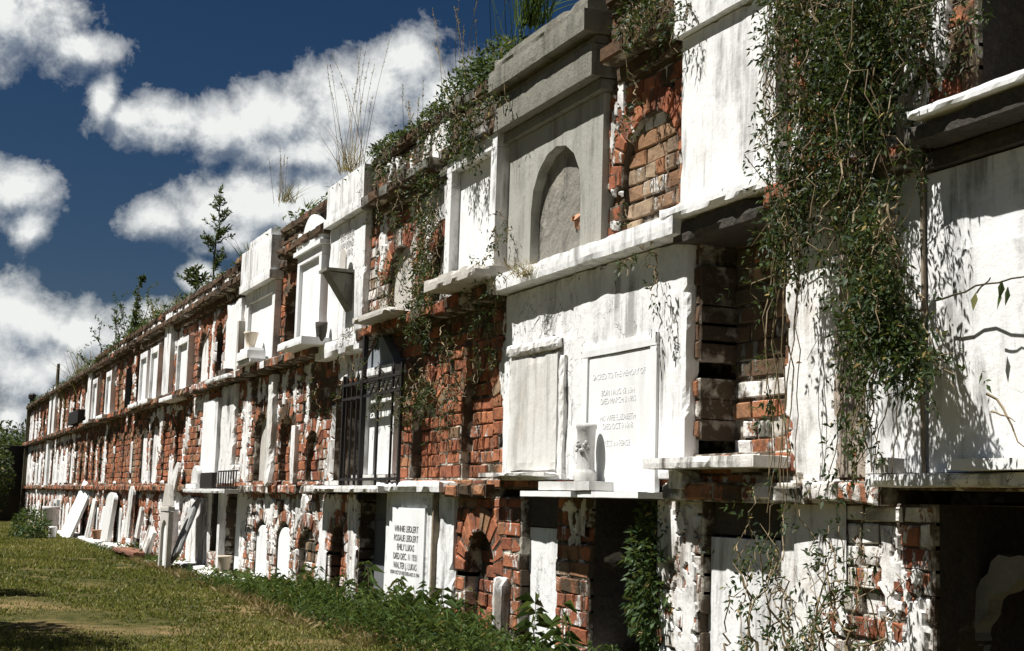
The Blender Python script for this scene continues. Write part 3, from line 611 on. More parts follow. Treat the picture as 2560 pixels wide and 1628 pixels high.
# hidden rectangles behind solid fronts need no face bricks
COVER=[(1.9,3.9,.95,1.95),(5.13,7.04,.95,1.9),(4.46,5.13,2.08,3.0),(7.8,8.93,.04,.84),(9.7,10.58,2.03,3.15),(12.3,13.4,2.02,3.08),(15.02,15.98,.1,.76),(5.95,7.04,2.06,3.2)]
HO=HOLES+[(a,b,c,d,0,0) for a,b,c,d in COVER]
bb=Bricks(); edges=[1.2,3.2,4.5,6,8,10,12,14,16,20,25,30,35,SE]
for a,b in zip(edges[:-1],edges[1:]):
    for z0,z1 in ((-.1,.84),(.9,1.925),(2.0,2.80),(2.94,None)):
        z1=ztop((a+b)/2)-.07 if z1 is None else z1
        hs=[h for h in HO if h[0]<b and h[1]>a and h[2]<z1 and h[3]+h[4]>z0]
        field(bb,a,b,z0,z1,hs,(-.03 if z0>2.9 else 0),.22,miss=.012)
m=MB(); bb.to(m); part('brickwork',m,M['brick'],wall)
mm=Bricks(); mm.q=bb.q; mm.t=bb.t; mm.yd=bb.yd; mm.yf=[y+random.uniform(.003,.011) for y in bb.yf]
m=MB(); mm.to(m,.004,.0,.009); part('mortar_joints',m,M['mortar'],wall)
# projecting courses
def course(z0,z1,out,s0,s1,skip=(),soldier=False):
    bb=Bricks(); s=s0
    while s<s1:
        L=.105 if soldier else .2; L*=random.uniform(.93,1.07)
        if not any(a<s+L/2<b for a,b in skip) and random.random()>.03:
            dz=random.uniform(-.004,.004); bb.add([(s,z0+dz),(s+L-.012,z0+dz),(s+L-.012,z1+dz),(s,z1+dz)],-out+random.uniform(-.01,.012),.22,tint(s,z0))
        s+=L
    return bb
def addc(lst,name):
    bb=Bricks()
    for l in lst: bb.q+=l.q; bb.t+=l.t; bb.yf+=l.yf; bb.yd+=l.yd
    m=MB(); bb.to(m,.007,.008); part(name,m,M['brick'],wall)
    m2=Bricks(); m2.q=bb.q; m2.t=bb.t; m2.yd=bb.yd; m2.yf=[y+.014 for y in bb.yf]; m=MB(); m2.to(m,.004,0,.008); part(name+'_mortar',m,M['mortar'],wall)
addc([course(.845,.905,.075,1.2,SE,[(1.9,3.83),(5.3,7.2),(7.78,9.0),(8.8,10.6),(13.2,15.3)])],'lower_string_course')
addc([course(1.925,1.995,.13,1.2,SE,[(1.2,3.6),(4.38,7.14),(9.55,10.7)])],'upper_string_course')
sk=[(1.2,3.5),(4.4,5.18),(5.88,7.1),(9.6,10.6),(12.25,13.46)]
addc([course(2.80,2.865,.035,1.2,SE,sk),course(2.868,2.935,.12,1.2,SE,sk)]+[course(ztop((a+b)/2)-.068,ztop((a+b)/2),.06,a,b,sk) for a,b in zip(edges[:-1],edges[1:])],'cornice')
# core: front plane pierced by the open chambers, then back, top and end
m=MB(); ss=sorted(set([1.2,SE]+[x for d in DEEP for x in d[:2]])); 
for a,b in zip(ss[:-1],ss[1:]):
    zz=sorted(set([-.2,2.9]+[z for d in DEEP if d[0]<=a+1e-6 and d[1]>=b-1e-6 for z in d[2:4]]))
    for c,d in zip(zz[:-1],zz[1:]):
        if any(D[0]<=a+1e-6 and D[1]>=b-1e-6 and D[2]<=c+1e-6 and D[3]>=d-1e-6 for D in DEEP): continue
        m.add([(-a,.235,c),(-b,.235,c),(-b,.235,d),(-a,.235,d)],[[0,1,2,3]])
n=60; xs=np.linspace(1.2,SE,n)
for a,b in zip(xs[:-1],xs[1:]):
    za,zb=ztop(a)-.08,ztop(b)-.08
    m.add([(-a,.2,za),(-b,.2,zb),(-b,2.4,zb-.15),(-a,2.4,za-.15)],[[0,1,2,3]])
    m.add([(-a,.235,2.88),(-b,.235,2.88),(-b,.235,zb),(-a,.235,za)],[[0,1,2,3]])
    m.add([(-a,2.4,-.2),(-b,2.4,-.2),(-b,2.4,zb-.15),(-a,2.4,za-.15)],[[0,1,2,3]])
for x in (1.2,SE):
    m.add([(-x,.2,-.2),(-x,2.4,-.2),(-x,2.4,2.9),(-x,.2,2.98)],[[0,1,2,3]])
part('masonry_core',m,M['mortar'],wall)
# whitewash / plaster skins still clinging to the face
def skin(name,s0,s1,z0,z1,cover,mat,y=-.012,seed=0,t=.002,stretch=2.6,holes=True,edge=.05):
    dx=max(.010,.0009*s0**1.3); dz=max(.010,.0013*s0)
    ns=int((s1-s0)/dx)+1; nz=int((z1-z0)/dz)+1
    a,b=np.meshgrid(np.linspace(s0,s1,ns+1),np.linspace(z0,z1,nz+1),indexing='ij'); s=a.ravel(); z=b.ravel()
    P=np.stack([s*5,z*5/stretch,np.full_like(s,seed*3.7)],1)
    f=fbm(P,5,seed); f2=fbm(np.stack([s*28,z*16,s*0+seed],1),3,seed+50)
    f=(f-.5)*1.5+(f2-.5)*.55
    e=np.minimum(np.minimum(s-s0,s1-s),np.minimum(z-z0,z1-z)); f=f-np.clip(1-e/edge,0,1)*.25
    keep=f>np.quantile(f,1-cover)
    if holes:
        for h in HOLES:
            if h[1]<s0 or h[0]>s1: continue
            zz=z; zs,rise=h[3],h[4]
            k=np.sqrt(np.clip(1-np.clip((zz-zs)/max(rise,1e-6),0,1)**2,0,1)); c=(h[0]+h[1])/2; w=(h[1]-h[0])/2*np.where(zz>zs,k,1)
            keep&=~((zz>h[2])&(zz<zs+rise)&(np.abs(s-c)<w+.0))
    bulge=(fbm(np.stack([s*9,z*9,s*0],1),3,seed+9)-.5)*.007
    yy=np.where(keep,y-t+bulge,.014)
    V=np.stack([-s,yy,z],1); A,B=np.meshgrid(np.arange(ns),np.arange(nz),indexing='ij'); k=(A*(nz+1)+B).ravel()
    Q=np.stack([k,k+nz+1,k+nz+2,k+1],1); kk=keep[Q].sum(1); Q=Q[kk>0]
    used=np.unique(Q); mp=np.zeros(len(V),int); mp[used]=np.arange(len(used))
    m=MB(); m.add(V[used],mp[Q]); part(name,m,mat,wall)
FL=M['flake']; ST=M['stained']
for i,(a,b,c,d,cv,mt) in enumerate([
 (4.10,4.44,.90,1.93,.88,FL),(3.94,4.13,.93,1.93,.95,M['brown_pl']),(3.95,4.44,.84,.92,.9,ST),(4.06,4.45,.0,.84,.86,FL),(3.64,3.9,.0,.78,.42,FL),(5.05,5.38,.0,.84,.62,FL),(6.08,6.4,.5,.84,.22,FL),
 (3.5,4.42,2.0,2.8,.55,FL),(3.4,4.4,2.94,3.2,.35,FL),(5.12,5.24,2.06,2.8,.6,FL),(5.74,5.93,2.05,2.8,.28,FL),(7.06,7.15,2.03,2.8,.8,M['gray_pl']),(7.9,8.05,2.03,2.8,.6,ST),(7.95,9.65,2.35,2.8,.36,FL),(8.0,9.66,2.94,3.16,.30,FL),
 (7.0,7.2,1.0,1.9,.3,FL),(7.25,7.7,.95,1.5,.22,M['gray_pl']),(9.6,10.6,1.66,1.92,.45,FL),(10.42,10.64,.93,1.6,.4,FL),(11.1,13.0,1.2,1.92,.25,FL),(13.15,13.82,.92,1.92,.42,FL),(14.42,14.62,.92,1.92,.7,ST),
 (9.70,9.95,.02,.84,.8,FL),(10.1,10.72,.55,.84,.6,FL),(10.45,10.72,.03,.84,.85,M['white']),(11.4,13.4,.04,.84,.28,FL),(10.7,11.45,.1,.84,.35,ST),(13.2,13.46,.05,.84,.6,FL),(14.88,15.05,.05,.84,.8,FL),(16,17.2,.05,.84,.55,FL),
 (13.4,13.72,2.0,2.8,.55,FL),(14.3,16.3,2.0,2.8,.20,FL),(13.5,17,2.94,3.05,.45,FL),(15.3,17.5,.93,1.9,.30,FL),(17.5,19.5,.93,1.9,.38,FL),(17,20,.05,.84,.38,FL),(20,24,.05,.84,.28,FL),(20,26,.93,1.9,.14,FL),(24,29,.05,.84,.4,FL),(29,38,.05,.84,.7,FL),(27,32,.93,1.9,.5,FL),(32,38.2,.93,1.9,.66,FL),
 (17,24,2.0,2.8,.16,FL),(24,32,2.0,2.8,.22,FL),(32,38.2,2.0,2.8,.5,FL),(17,24,2.9,3.04,.4,FL),(24,38.2,2.85,2.95,.5,FL)]):
    skin('plaster_skin',a,b,c,d,cv,mt,seed=i+3,y=-.038 if c>2.85 else -.006)
# footing
m=MB()
for i,(a,b) in enumerate([(10.9,12.2),(12.25,13.3),(13.3,14.4),(14.4,15.6),(15.7,17.0),(19.5,22),(22.2,25),(25.5,28)]): rough(m,a,b,-.16-.04*(i%3),.02,-.05,.07+.02*(i%2),amp=.015,seed=80+i,chip=.02,cell=.06)
part('footing',m,M['flake'],wall)
# ================================================================== LOOSE THINGS ALONG THE WALL FOOT
def leaning(name,label,cat,px,py,out,w,h,th,lean,tiltz,mat,rise=0,group=None,yaw=0):
    s,z=U(px,py,out); q=MB()
    if rise: archslab(q,0,w/2,0,h-rise,rise,-th/2,th/2,n=10)
    else: rough(q,-w/2,w/2,-th/2,th/2,0,h,amp=.006,seed=int(px))
    o=thing(name,label,cat,(-s,-out,z),group); m=MB(); m.join(q,rotm('z',yaw)@rotm('y',tiltz)@rotm('x',-lean),(-s,-out,z)); part('slab',m,M[mat],o,bevel=.004 if rise else 0); return o
leaning('leaning_slab','smooth white slab leaning to the right at the wall foot, near the far end','marble slab',158,1356,.30,.95,1.05,.05,18,14,'marble')
leaning('leaning_slab','rough grey slab leaning steeply beside the stone aedicule','stone slab',436,1396,.3,.5,.62,.05,20,-16,'slate_pale')
leaning('leaning_slab','short white slab propped low against the wall, left of the aedicule','marble slab',363,1378,.2,.36,.28,.05,14,12,'stained')
leaning('headstone','grey weathered tablet standing upright near the clay pot','tombstone',262,1354,.14,.8,.72,.06,6,0,'marble_gray',.1)
leaning('headstone','white tall tablet standing just left of the grey weathered tablet','tombstone',216,1350,.12,.4,.66,.04,8,5,'stained',0)
leaning('headstone','white tall tablet with pointed top, right of the grey weathered tablet','tombstone',318,1345,.10,.4,.70,.04,3,0,'stained',.12)
leaning('headstone','narrow white stone stump right of the pointed tablet','tombstone',342,1345,.12,.2,.4,.04,6,3,'stained',.05)
leaning('leaning_slab','long pointed white shard leaning on the middle ledge','marble slab',432,1232,.1,.25,.36,.04,6,16,'stained',.2)
AX=U(418,1300,.38)[0]
o=thing('stone_aedicule','white stone grave house with pitched top and arched tablet inside, facing the lawn','grave marker',(-AX,-.38,0))
q=MB(); archfront(q,-.24,.24,.0,.58,-.03,.02,0,.16,.36,.13); rough(q,-.26,.26,-.04,.03,.583,.63,amp=.003); m=MB(); m.join(q,None,(-AX,-.38,.05)); part('frame',m,M['gray_pl'],o)
q=MB(); prism(q,[(-.23,.633),(.23,.633),(.1,.86),(-.1,.86)],-.025,.025); m=MB(); m.join(q,None,(-AX,-.38,.05)); part('gable',m,M['gray_pl'],o,bevel=.006)
q=MB(); archslab(q,0,.13,.01,.34,.12,-.005,.02); m=MB(); m.join(q,None,(-AX,-.38,.05)); part('tablet',m,M['marble'],o,bevel=.004)
def pot(name,label,px,py,out,r,h,mat,flare=1.35):
    s,z=U(px,py,out); o=thing(name,label,'flower pot',(-s,-out,z)); m=MB()
    lathe(m,-s,-out,[(r*.9,z),(r,z+.02),(r*flare*.9,z+h*.8),(r*flare,z+h*.86),(r*flare,z+h),(r*flare*.88,z+h),(r*.9,z+h*.6)],18); part('pot',m,M[mat],o,True); return s,z
pot('flower_pot','pale basket-like pot standing below the shallow white recess',560,1424,.22,.05,.125,'pale_clay',1.3)
pot('flower_pot','small terracotta pot in front of the upright grey tablet',241,1349,.3,.055,.14,'clay',1.2)
pot('flower_pot','big white cast planter near the far end of the wall',125,1316,.4,.12,.36,'marble_gray',1.3)
pot('flower_pot','little white urn half sunk beside the big cast planter',130,1346,.5,.06,.2,'marble',1.2)
o=thing('brick_bench','low red brick bench at the wall foot, left of the aedicule','bench',(-20,-.4,0))
a=U(292,1392,.3)[0]; b=U(345,1397,.3)[0]
m=MB(); rough(m,b,a,-.36,-.12,.05,.11,amp=.01,seed=90); part('top',m,M['old_brick'],o)
for x in (a-.15,b+.1):
    m=MB(); rough(m,x-.08,x+.08,-.33,-.15,-.05,.047,amp=.01); part('leg',m,M['old_brick'],o)
o=thing('dark_crate','dark box fixed high in the top row near the far end','box',(-30,-.2,2.0))
a,b=U(158,1080,.2)[0],U(185,1085,.2)[0]
m=MB(); rough(m,b,a-.3,-.16,-.03,2.02,2.26,amp=.006); part('crate',m,M['iron'],o)
o=thing('chimney_pot','rusty lantern-like finial on the corner of the wall','finial',(-38.2,-.05,2.9))
m=MB(); rough(m,38.15,38.3,-.1,.1,-.05,3.0,amp=.01); part('post',m,M['twig'],o); m=MB(); lathe(m,-38.15,0,[(.05,3.0),(.06,3.1),(.10,3.14),(.10,3.22),(.05,3.26)],8); part('cap',m,M['iron'],o)
s_,z_=U(128,1010,0); o=thing('bare_post','thin bare wooden post standing on top of the wall near the far end','post',(-s_,.1,z_)); m=MB(); tube(m,[(-s_,.1,z_-.1),(-s_,.1,z_+.9)],.05,.035); part('post',m,M['twig'],o)
s0,z0=U(690,600,-.3)
o=thing('parapet_stub','whitewashed brick stub standing back on top of the wall','brick stub',(-12.5,.5,3.1))
m=MB(); rough(m,11.9,13.0,.35,1.4,3.0,3.47,amp=.012,seed=91,chip=.01); part('stub',m,M['white'],o)
# ================================================================== VEGETATION
def leafs(mb,P,D,L,wd=.35,fold=.25,tn=None,droop=0):
    n=len(P)
    if not n: return
    D=D/(np.linalg.norm(D,axis=1,keepdims=True)+1e-9); r=R.normal(size=(n,3)); Sd=np.cross(D,r); Sd/=np.linalg.norm(Sd,axis=1,keepdims=True)+1e-9; Nn=np.cross(D,Sd)
    L=np.broadcast_to(L,(n,))[:,None]
    mid=P+D*L*.42; tip=P+D*L+np.array([0,0,-1])*L*droop
    V=np.stack([P,mid+Sd*L*wd*.5+Nn*L*fold*.2,tip,mid-Sd*L*wd*.5+Nn*L*fold*.2],1).reshape(-1,3)
    k=4*np.arange(n)[:,None]; F=np.concatenate([k+np.array([[0,1,2]]),k+np.array([[0,2,3]])])
    if tn is None: tn=R.random(n)
    c=np.stack([tn,R.random(n),tn*0],1); mb.add(V,F,np.repeat(c,4,0))
def pinnate(mb,P,D,k,L,leaf,wd=.42,tn=None):
    """compound leaves: k pairs of leaflets along each rachis"""
    n=len(P); D=D/(np.linalg.norm(D,axis=1,keepdims=True)+1e-9); r=R.normal(size=(n,3)); Sd=np.cross(D,r); Sd/=np.linalg.norm(Sd,axis=1,keepdims=True)+1e-9
    tn=R.random(n) if tn is None else tn
    for i in range(k):
        q=P+D*L*((i+.6)/k)+np.array([0,0,-1])*L*.25*((i+.6)/k)**2
        for sg_ in (-1,1): leafs(mb,q,D*.7+Sd*sg_+R.normal(0,.25,(n,3)),leaf*(.45+.95*R.random(n)),wd,tn=np.clip(tn+R.normal(0,.12,n),0,1),droop=.15)
    leafs(mb,P+D*L-np.array([0,0,1])*L*.25,D+R.normal(0,.2,(n,3)),leaf*1.2,wd,tn=tn,droop=.2)
def strand(p0,p1,n=14,wob=.04,sag=0.0):
    p0=np.array(p0,float);p1=np.array(p1,float); t=np.linspace(0,1,n)[:,None]; P=p0+(p1-p0)*t
    w=np.cumsum(R.normal(0,wob/ math.sqrt(n),(n,3)),0); w-=t*w[-1]*.6; P=P+w; P[:,2]-=sag*(4*t[:,0]*(1-t[:,0])); return P
def along(P,m):
    u=R.random(m)*(len(P)-1); i=u.astype(int); i=np.minimum(i,len(P)-2); f=(u-i)[:,None]; return P[i]*(1-f)+P[i+1]*f
def W(px,py,out): s,z=U(px,py,out); return np.array([-s,-out,z])
def vine(label,strands,leaf=.027,dens=40,name='climbing_vine',cat='vine',r=.004,k=2,spread=.05,group=None,mat='vine',rach=.05,simple=False,hang=.4):
    st=MB(); lf=MB()
    for (a,b,w,dn) in strands:  # each strand a stem with its leaves
        P=strand(a,b,16,w); tube(st,P,r*random.uniform(.6,1.3),r*.4,4)
        L=np.linalg.norm(P[-1]-P[0]); n=max(4,int(L*dens*dn*1.25)); Q=along(P,n)+R.normal(0,spread*.45,(n,3)); Q=Q[fbm(Q*5.5,3,77)>.42] if n>6 else Q; n=len(Q)
        if n<1: continue
        D=R.normal(0,1,(n,3)); D[:,1]=-np.abs(D[:,1])*.7; D[:,2]-=hang
        if simple: leafs(lf,Q,D,leaf*(.6+.8*R.random(n)),.5,droop=.2)
        else: pinnate(lf,Q,D,k,rach,leaf)
    o=thing(name,label,cat,strands[0][0],group)
    part('stems',st,M['stem'],o); part('leaves',lf,M[mat],o); return o
# the great ivy curtain between the white slab and the black corner vault
sts=[]
for i in range(88):
    px=random.uniform(2005,2235); out=random.uniform(.03,.22); top=W(px+random.uniform(-10,25),-120,out); 
    yb=random.choice([150,300,420,520,600])+random.uniform(-80,60)
    if px<2010: yb=min(yb,430)
    bot=W(px+random.uniform(-35,35),yb,out+random.uniform(-.03,.05)); bot[1]=min(bot[1],-.05); sts.append((top,bot,.10,1.0))
for i in range(20):   # over the top ledge to the right
    px=random.uniform(2200,2460); out=random.uniform(.10,.2); sts.append((W(px,-100,out),W(px-40+random.uniform(-40,40),random.uniform(60,330 if px<2330 else 150),out),.08,.8))
for i in range(22): # under the slab sill
    px=random.uniform(1930,2130); out=random.uniform(.08,.3); sts.append((W(px,random.uniform(300,450),out),W(px+random.uniform(-30,20),random.uniform(560,760),out),.08,.5))
for i in range(9):
    px=random.uniform(2010,2230); sts.append((W(px,-120,.10),W(px+random.uniform(-50,50),random.uniform(500,700),.12),.22,.15))
vine('great dark ivy curtain pouring over the wall top, right of the tall white slab',sts,.021,74,spread=.08,r=.0035,rach=.05)
sts=[]
for i in range(30):
    px=random.uniform(2130,2240); sts.append((W(px,random.uniform(500,620),.28+random.uniform(-.08,.08)),W(px+random.uniform(-20,50),random.uniform(680,950),.3+random.uniform(-.08,.08)),.06,.75))
for i in range(16):
    sts.append((W(2200+random.uniform(-40,40),random.uniform(700,800),.30),W(random.uniform(2270,2425),random.uniform(860,985),.33),.05,1.0))
vine('loose tongue of ivy swinging right across the huge white front',sts,.024,60,spread=.06)
sts=[]
for i in range(12):
    px=random.uniform(2130,2235); sts.append((W(px,620,.26),W(px-random.uniform(10,60),random.uniform(1120,1230),.2),.05,.65))
vine('thin ivy strands dangling to the ledge between peeled pier and white front',sts,.024,38,spread=.035)
sts=[]
for i in range(8):
    px=random.uniform(1925,2010); sts.append((W(px,450,.2),W(px-random.uniform(0,50),random.uniform(1180,1300),.22),.04,.5))
vine('sparse ivy strands hanging down the right edge of the shady recess',sts,.024,30,spread=.03)
sts=[(W(1850+i*14,1640+random.uniform(-20,40),.22),W(1850+i*14+random.uniform(-40,60),random.uniform(1230,1500),.16),.08,.7) for i in range(24)]
vine('wiry creeper climbing in front of the white panel and peeled pier, bottom right',sts,.023,34,spread=.05)
sts=[]
for i in range(16):
    px=random.uniform(1930,1985); sts.append((W(px,-60,.12),W(px+random.uniform(-40,0),random.uniform(60,430),.16),.06,.35))
vine('ragged ivy fringe overlapping the right edge of the tall white slab',sts,.023,40,spread=.05)
# twigs sticking across the white front
o=thing('bare_twig','long bare twig reaching across the huge white front','twig',W(2345,760,.12)); m=MB(); tube(m,strand(W(2345,757,.1),W(2590,690,.12),10,.02),.0035,.0025); tube(m,strand(W(2440,735,.14),W(2480,700,.16),6,.01),.003,.002); part('stem',m,M['twig'],o)
m=MB(); P=np.array([W(2505,700,.16),W(2520,715,.16),W(2500,725,.16),W(2440,730,.15)]); leafs(m,P,np.array([[0,-.2,-1.]]*4),.06,.4); part('leaves',m,M['vine'],o)
o=thing('bare_twig','forked dry twig hanging below the ivy tongue','twig',W(2460,1000,.3)); m=MB(); tube(m,strand(W(2455,985,.32),W(2550,1115,.3),8,.02),.004,.002); tube(m,strand(W(2475,1030,.31),W(2530,1060,.3),6,.01),.003,.0015); part('stem',m,M['stem'],o)
# left ivy patches
def scatter_vine(label,pts,n,outr,leaf=.03,dens=34,**kw):
    leaf*=.8; dens*=1.5
    sts=[]
    for i in range(n):
        x0,y0,x1,y1=random.choice(pts); px=random.uniform(x0,x1); py=random.uniform(y0,y1); o_=random.uniform(*outr)
        sts.append((W(px,py,o_),W(px+random.uniform(-12,12),py+random.uniform(35,110),o_+.02),.05,1))
    return vine(label,sts,leaf,dens,**kw)
scatter_vine('ivy draped over the brick parapet between bright white front and grey pediment',[(935,330,1000,520),(1000,250,1100,480),(1090,200,1290,270),(1100,260,1180,340)],40,(.08,.16),.03,44,spread=.07)
scatter_vine('ivy column running down beside the dull plaster arches to the middle row',[(1045,430,1100,560),(1050,560,1090,700),(1030,700,1080,800)],46,(.04,.14),.03,44,spread=.06)
scatter_vine('dark ivy clump hanging over the orange brick vaults below the framed tablet',[(1020,790,1130,930),(1080,930,1150,1010),(1180,700,1240,860),(1030,860,1090,960),(960,950,1060,1000),(1000,560,1060,700)],56,(.03,.10),.026,30,spread=.06)
scatter_vine('thin ivy sprays on the framed marble tablet beside the grey pediment',[(1215,400,1265,620),(1205,600,1270,660)],7,(.1,.14),.026,22,spread=.04)
scatter_vine('scrambling ivy on the broken orange arch beside the grey pediment',[(1545,40,1640,120),(1545,120,1600,330),(1560,480,1640,600)],9,(.04,.12),.028,26,spread=.05)
scatter_vine('small ivy sprigs at the edge of the wedge-shelf front',[(925,650,945,800),(870,800,900,850),(960,600,990,760)],10,(.08,.1),.028,20,spread=.04)
scatter_vine('trailing ivy under the arched marble tablet\'s sill',[(790,930,860,960),(880,900,980,950)],8,(.1,.16),.03,26,spread=.04)
scatter_vine('scraps of ivy along the upper cornice over the broken orange arch',[(1560,-20,1740,30)],20,(.06,.14),.03,40,spread=.06)
scatter_vine('thin creeper hanging over the ledge of the broad white front',[(1590,600,1640,650)],3,(.14,.16),.03,14,spread=.03)
# bushes
def bush(label,c,rad3,n,leaf,mat='shrub',name='bush',cat='bush',stems=10,simple=True,group=None):
    c=np.array(c,float); o=thing(name,label,cat,c,group); lf=MB(); st=MB()
    for i in range(stems):
        d=R.normal(size=3); d/=np.linalg.norm(d); d[2]=abs(d[2]); tube(st,strand(c-np.array([0,0,rad3[2]*.9]),c+d*np.array(rad3)*.8,6,.03),.006,.002,4)
    d=R.normal(size=(n,3)); d/=np.linalg.norm(d,axis=1)[:,None]; rr=R.random(n)[:,None]**.45
    P=c+d*rr*np.array(rad3); f=fbm(P*np.array([9,9,9]),3,5); ok=f>.44; P=P[ok]; d=d[ok]
    leafs(lf,P,d+R.normal(0,.7,P.shape),leaf*(.6+.8*R.random(len(P))),.42,droop=.2)
    part('stems',st,M['twig'],o); part('leaves',lf,M[mat],o); return o
b=W(1610,1440,.05); bush('leafy bush growing in the mouth of the black open vault',(b[0],.02,b[2]),(.17,.14,.34),2600,.035)
def tuft(label,base,n,h,spr,mat='dry',name='grass_tuft',cat='grass tuft',w=.004,group=None,lean=(0,0)):
    o=thing(name,label,cat,base,group); m=MB(); base=np.array(base,float)
    for i in range(n):
        hh=h*random.uniform(.45,1); d=np.array([random.gauss(lean[0],spr),random.gauss(lean[1],spr),1]); k=6; t=np.linspace(0,1,k)[:,None]
        bend=np.array([random.gauss(0,.25),random.gauss(0,.25),-.12])*hh
        P=base+np.array([random.gauss(0,.05),random.gauss(0,.04),0])+d*t*hh+bend*t**2.2
        sd=np.cross(d,[random.random(),random.random(),.1]); sd/=np.linalg.norm(sd); ww=(w*(1-t)+w*.12)
        V=np.concatenate([P-sd*ww,P+sd*ww]); F=np.array([[j,j+1,k+j+1,k+j] for j in range(k-1)]); tn=random.random()
        m.add(V,F,(tn,random.random()*.85,0))
    part('blades',m,M[mat],o); return o
def stalks(label,base,n,h,lean=(0,0),mat='dry',seedhead=True,spr=.14):
    o=thing('seeding_grass',label,'tall grass',base); m=MB(); lf=MB(); base=np.array(base,float)
    for i in range(n):
        hh=h*random.uniform(.6,1); d=np.array([random.gauss(lean[0],spr),random.gauss(lean[1],spr),1]); t=np.linspace(0,1,9)[:,None]
        P=base+np.array([random.gauss(0,.09),random.gauss(0,.05),0])+d*t*hh+np.array([random.gauss(0,.2),0,-.05])*hh*t**2.5
        tube(m,P,.0028,.001,3,(random.random(),.3,0))
        if seedhead:
            q=along(P[6:],14); leafs(m,q,R.normal(0,.4,(14,3))+d,.02,.35)
    part('stalks',m,M[mat],o); tuft_m=MB(); return o
stalks('tall seeding grass stalks on the wall top above the bright white front',W(880,432,-.05),16,1.05,(0,.0)); tuft('dry grass clump on the wall top above the bright white front',W(872,430,-.05),60,.42,.3)
tuft('pale dry grass clump on the whitewashed brick stub',W(718,505,-.5),50,.32,.45); stalks('sparse pale stalks rising from the whitewashed brick stub',W(705,508,-.5),8,.55)
tuft('spiky green tuft beside the brick stub on the wall top',W(778,520,-.3),14,.17,.5,'weed',w=.007)
for i,(px,py) in enumerate([(1000,360),(1110,235),(1240,110),(1290,70)]):
    stalks(['tall thin stalks at the left end of the ivy-clad parapet','tall thin stalks in the middle of the ivy-clad parapet','tall dark stalks just left of the grey pediment','dark upright stalks above the grey pediment corner'][i],W(px,py,.0)+np.array([0,.1,-.05]),7+i*2,[.6,.75,.9,.9][i],(random.uniform(-.1,.1),0),'dry' if i<2 else 'weed',i<2,.12)
tuft('coarse green grass springing from behind the grey pediment',W(1330,60,-.1),110,.5,.22,'weed',w=.006)
def shrub(label,base,h,nb,lf_,mat='shrub',spread=.25,taper=True,name='sapling',cat='sapling',nl=60,lean=(0,0)):
    o=thing(name,label,cat,base); st=MB(); lf=MB(); base=np.array(base,float)
    tr=strand(base,base+np.array([lean[0]*h,lean[1]*h,h]),12,.04); tube(st,tr,.012,.003,5)
    for i in range(nb):
        u=random.uniform(.12,.97); k=u*(len(tr)-1); p=tr[int(k)]*(1-(k%1))+tr[min(int(k)+1,len(tr)-1)]*(k%1)
        L=h*spread*((1-u)*1.0+.22 if taper else 1)*random.uniform(.6,1.1); a=random.uniform(0,6.28); d=np.array([math.cos(a),math.sin(a),random.uniform(.5,1.1)]); d/=np.linalg.norm(d)
        P=strand(p,p+d*L,7,.02); tube(st,P,.004,.001,3); n=int(nl*L/(h*spread)+6); Q=along(P,n); leafs(lf,Q,R.normal(0,.7,(n,3))+d,lf_*(.6+.7*R.random(n)),.34)
    part('trunk',st,M['twig'],o); part('crown',lf,M[mat],o); return o
shrub('feathery conical sapling growing from the top of the wall',W(530,712,-.05),1.14,46,.045,spread=.24,nl=44)
shrub('low bushy shoots at the foot of the conical sapling',W(490,735,-.05),.3,26,.05,spread=.8,nl=40)
shrub('tall leafy shoot bent to the right on the wall top',W(335,850,.0),.9,30,.05,spread=.06,taper=False,lean=(.35,0),nl=26)
bb_=W(285,890,.0); o=thing('shrub','big cluster of upright leafy shoots on the wall top, far from the camera','shrub',bb_); st=MB(); lf=MB()
for i in range(26):
    b0=bb_+np.array([R.uniform(-2.2,1.6),R.uniform(-.1,.4),-.15]); hh=R.uniform(.45,1.35)*(1-.15*abs(b0[0]-bb_[0])); P=strand(b0,b0+np.array([R.normal(-.05,.28)*hh,R.normal(0,.1),hh]),9,.08); tube(st,P,.012,.004,4)
    for k in range(9):
        q=P[1+k%8]; e=q+np.array([R.normal(0,.12),R.normal(0,.1),R.uniform(.02,.18)]); Q=along(np.array([q,e]),16); leafs(lf,Q,R.normal(0,.7,(16,3)),.055*(.6+.7*R.random(16)),.35)
part('stems',st,M['twig'],o); part('leaves',lf,M['shrub'],o)
for i,(px,py,h_,n_) in enumerate([(215,965,1.0,90),(190,985,1.3,80),(160,1010,.8,70),(245,945,.6,50),(375,800,.5,50),(400,785,.45,50),(430,765,.4,40),(600,655,.4,40),(625,640,.35,40),(470,745,.35,40)]):
    tuft('dry grass clump on the wall top, %s from the far end'%ORD[[3,2,1,4,5,6,7,9,10,8][i]],W(px,py+8,.0)+np.array([0,.1,-.05]),n_,h_*.9,.28,'dry' if i<4 else ('weed' if i%2 else 'dry'),w=.012 if i<4 else .007,group='grass clumps on the far wall top')
# parapet greenery (uncountable low growth)
m=MB(); n=15000; s=np.concatenate([R.uniform(7.08,9.6,8000),R.uniform(5.1,5.9,1500),R.uniform(9.6,38,5500)]); near=s<9.65
f=fbm(np.stack([s*2.2,s*0,s*0],1),3,8); hh=np.where(near,.16,.07)*np.clip((f-.25)*3,.1,1.3)*R.random(n)**.6
zt=np.array([ztop(x) for x in s]); P=np.stack([-s,R.uniform(-.10,.35,n),zt-.02+hh],1)
D=R.normal(0,1,(n,3)); D[:,2]=np.abs(D[:,2])*.7; leafs(m,P,D,np.where(near,.034,.05)*(.5+R.random(n)),.4); struct('parapet_undergrowth',m,M['shrub'],'stuff')
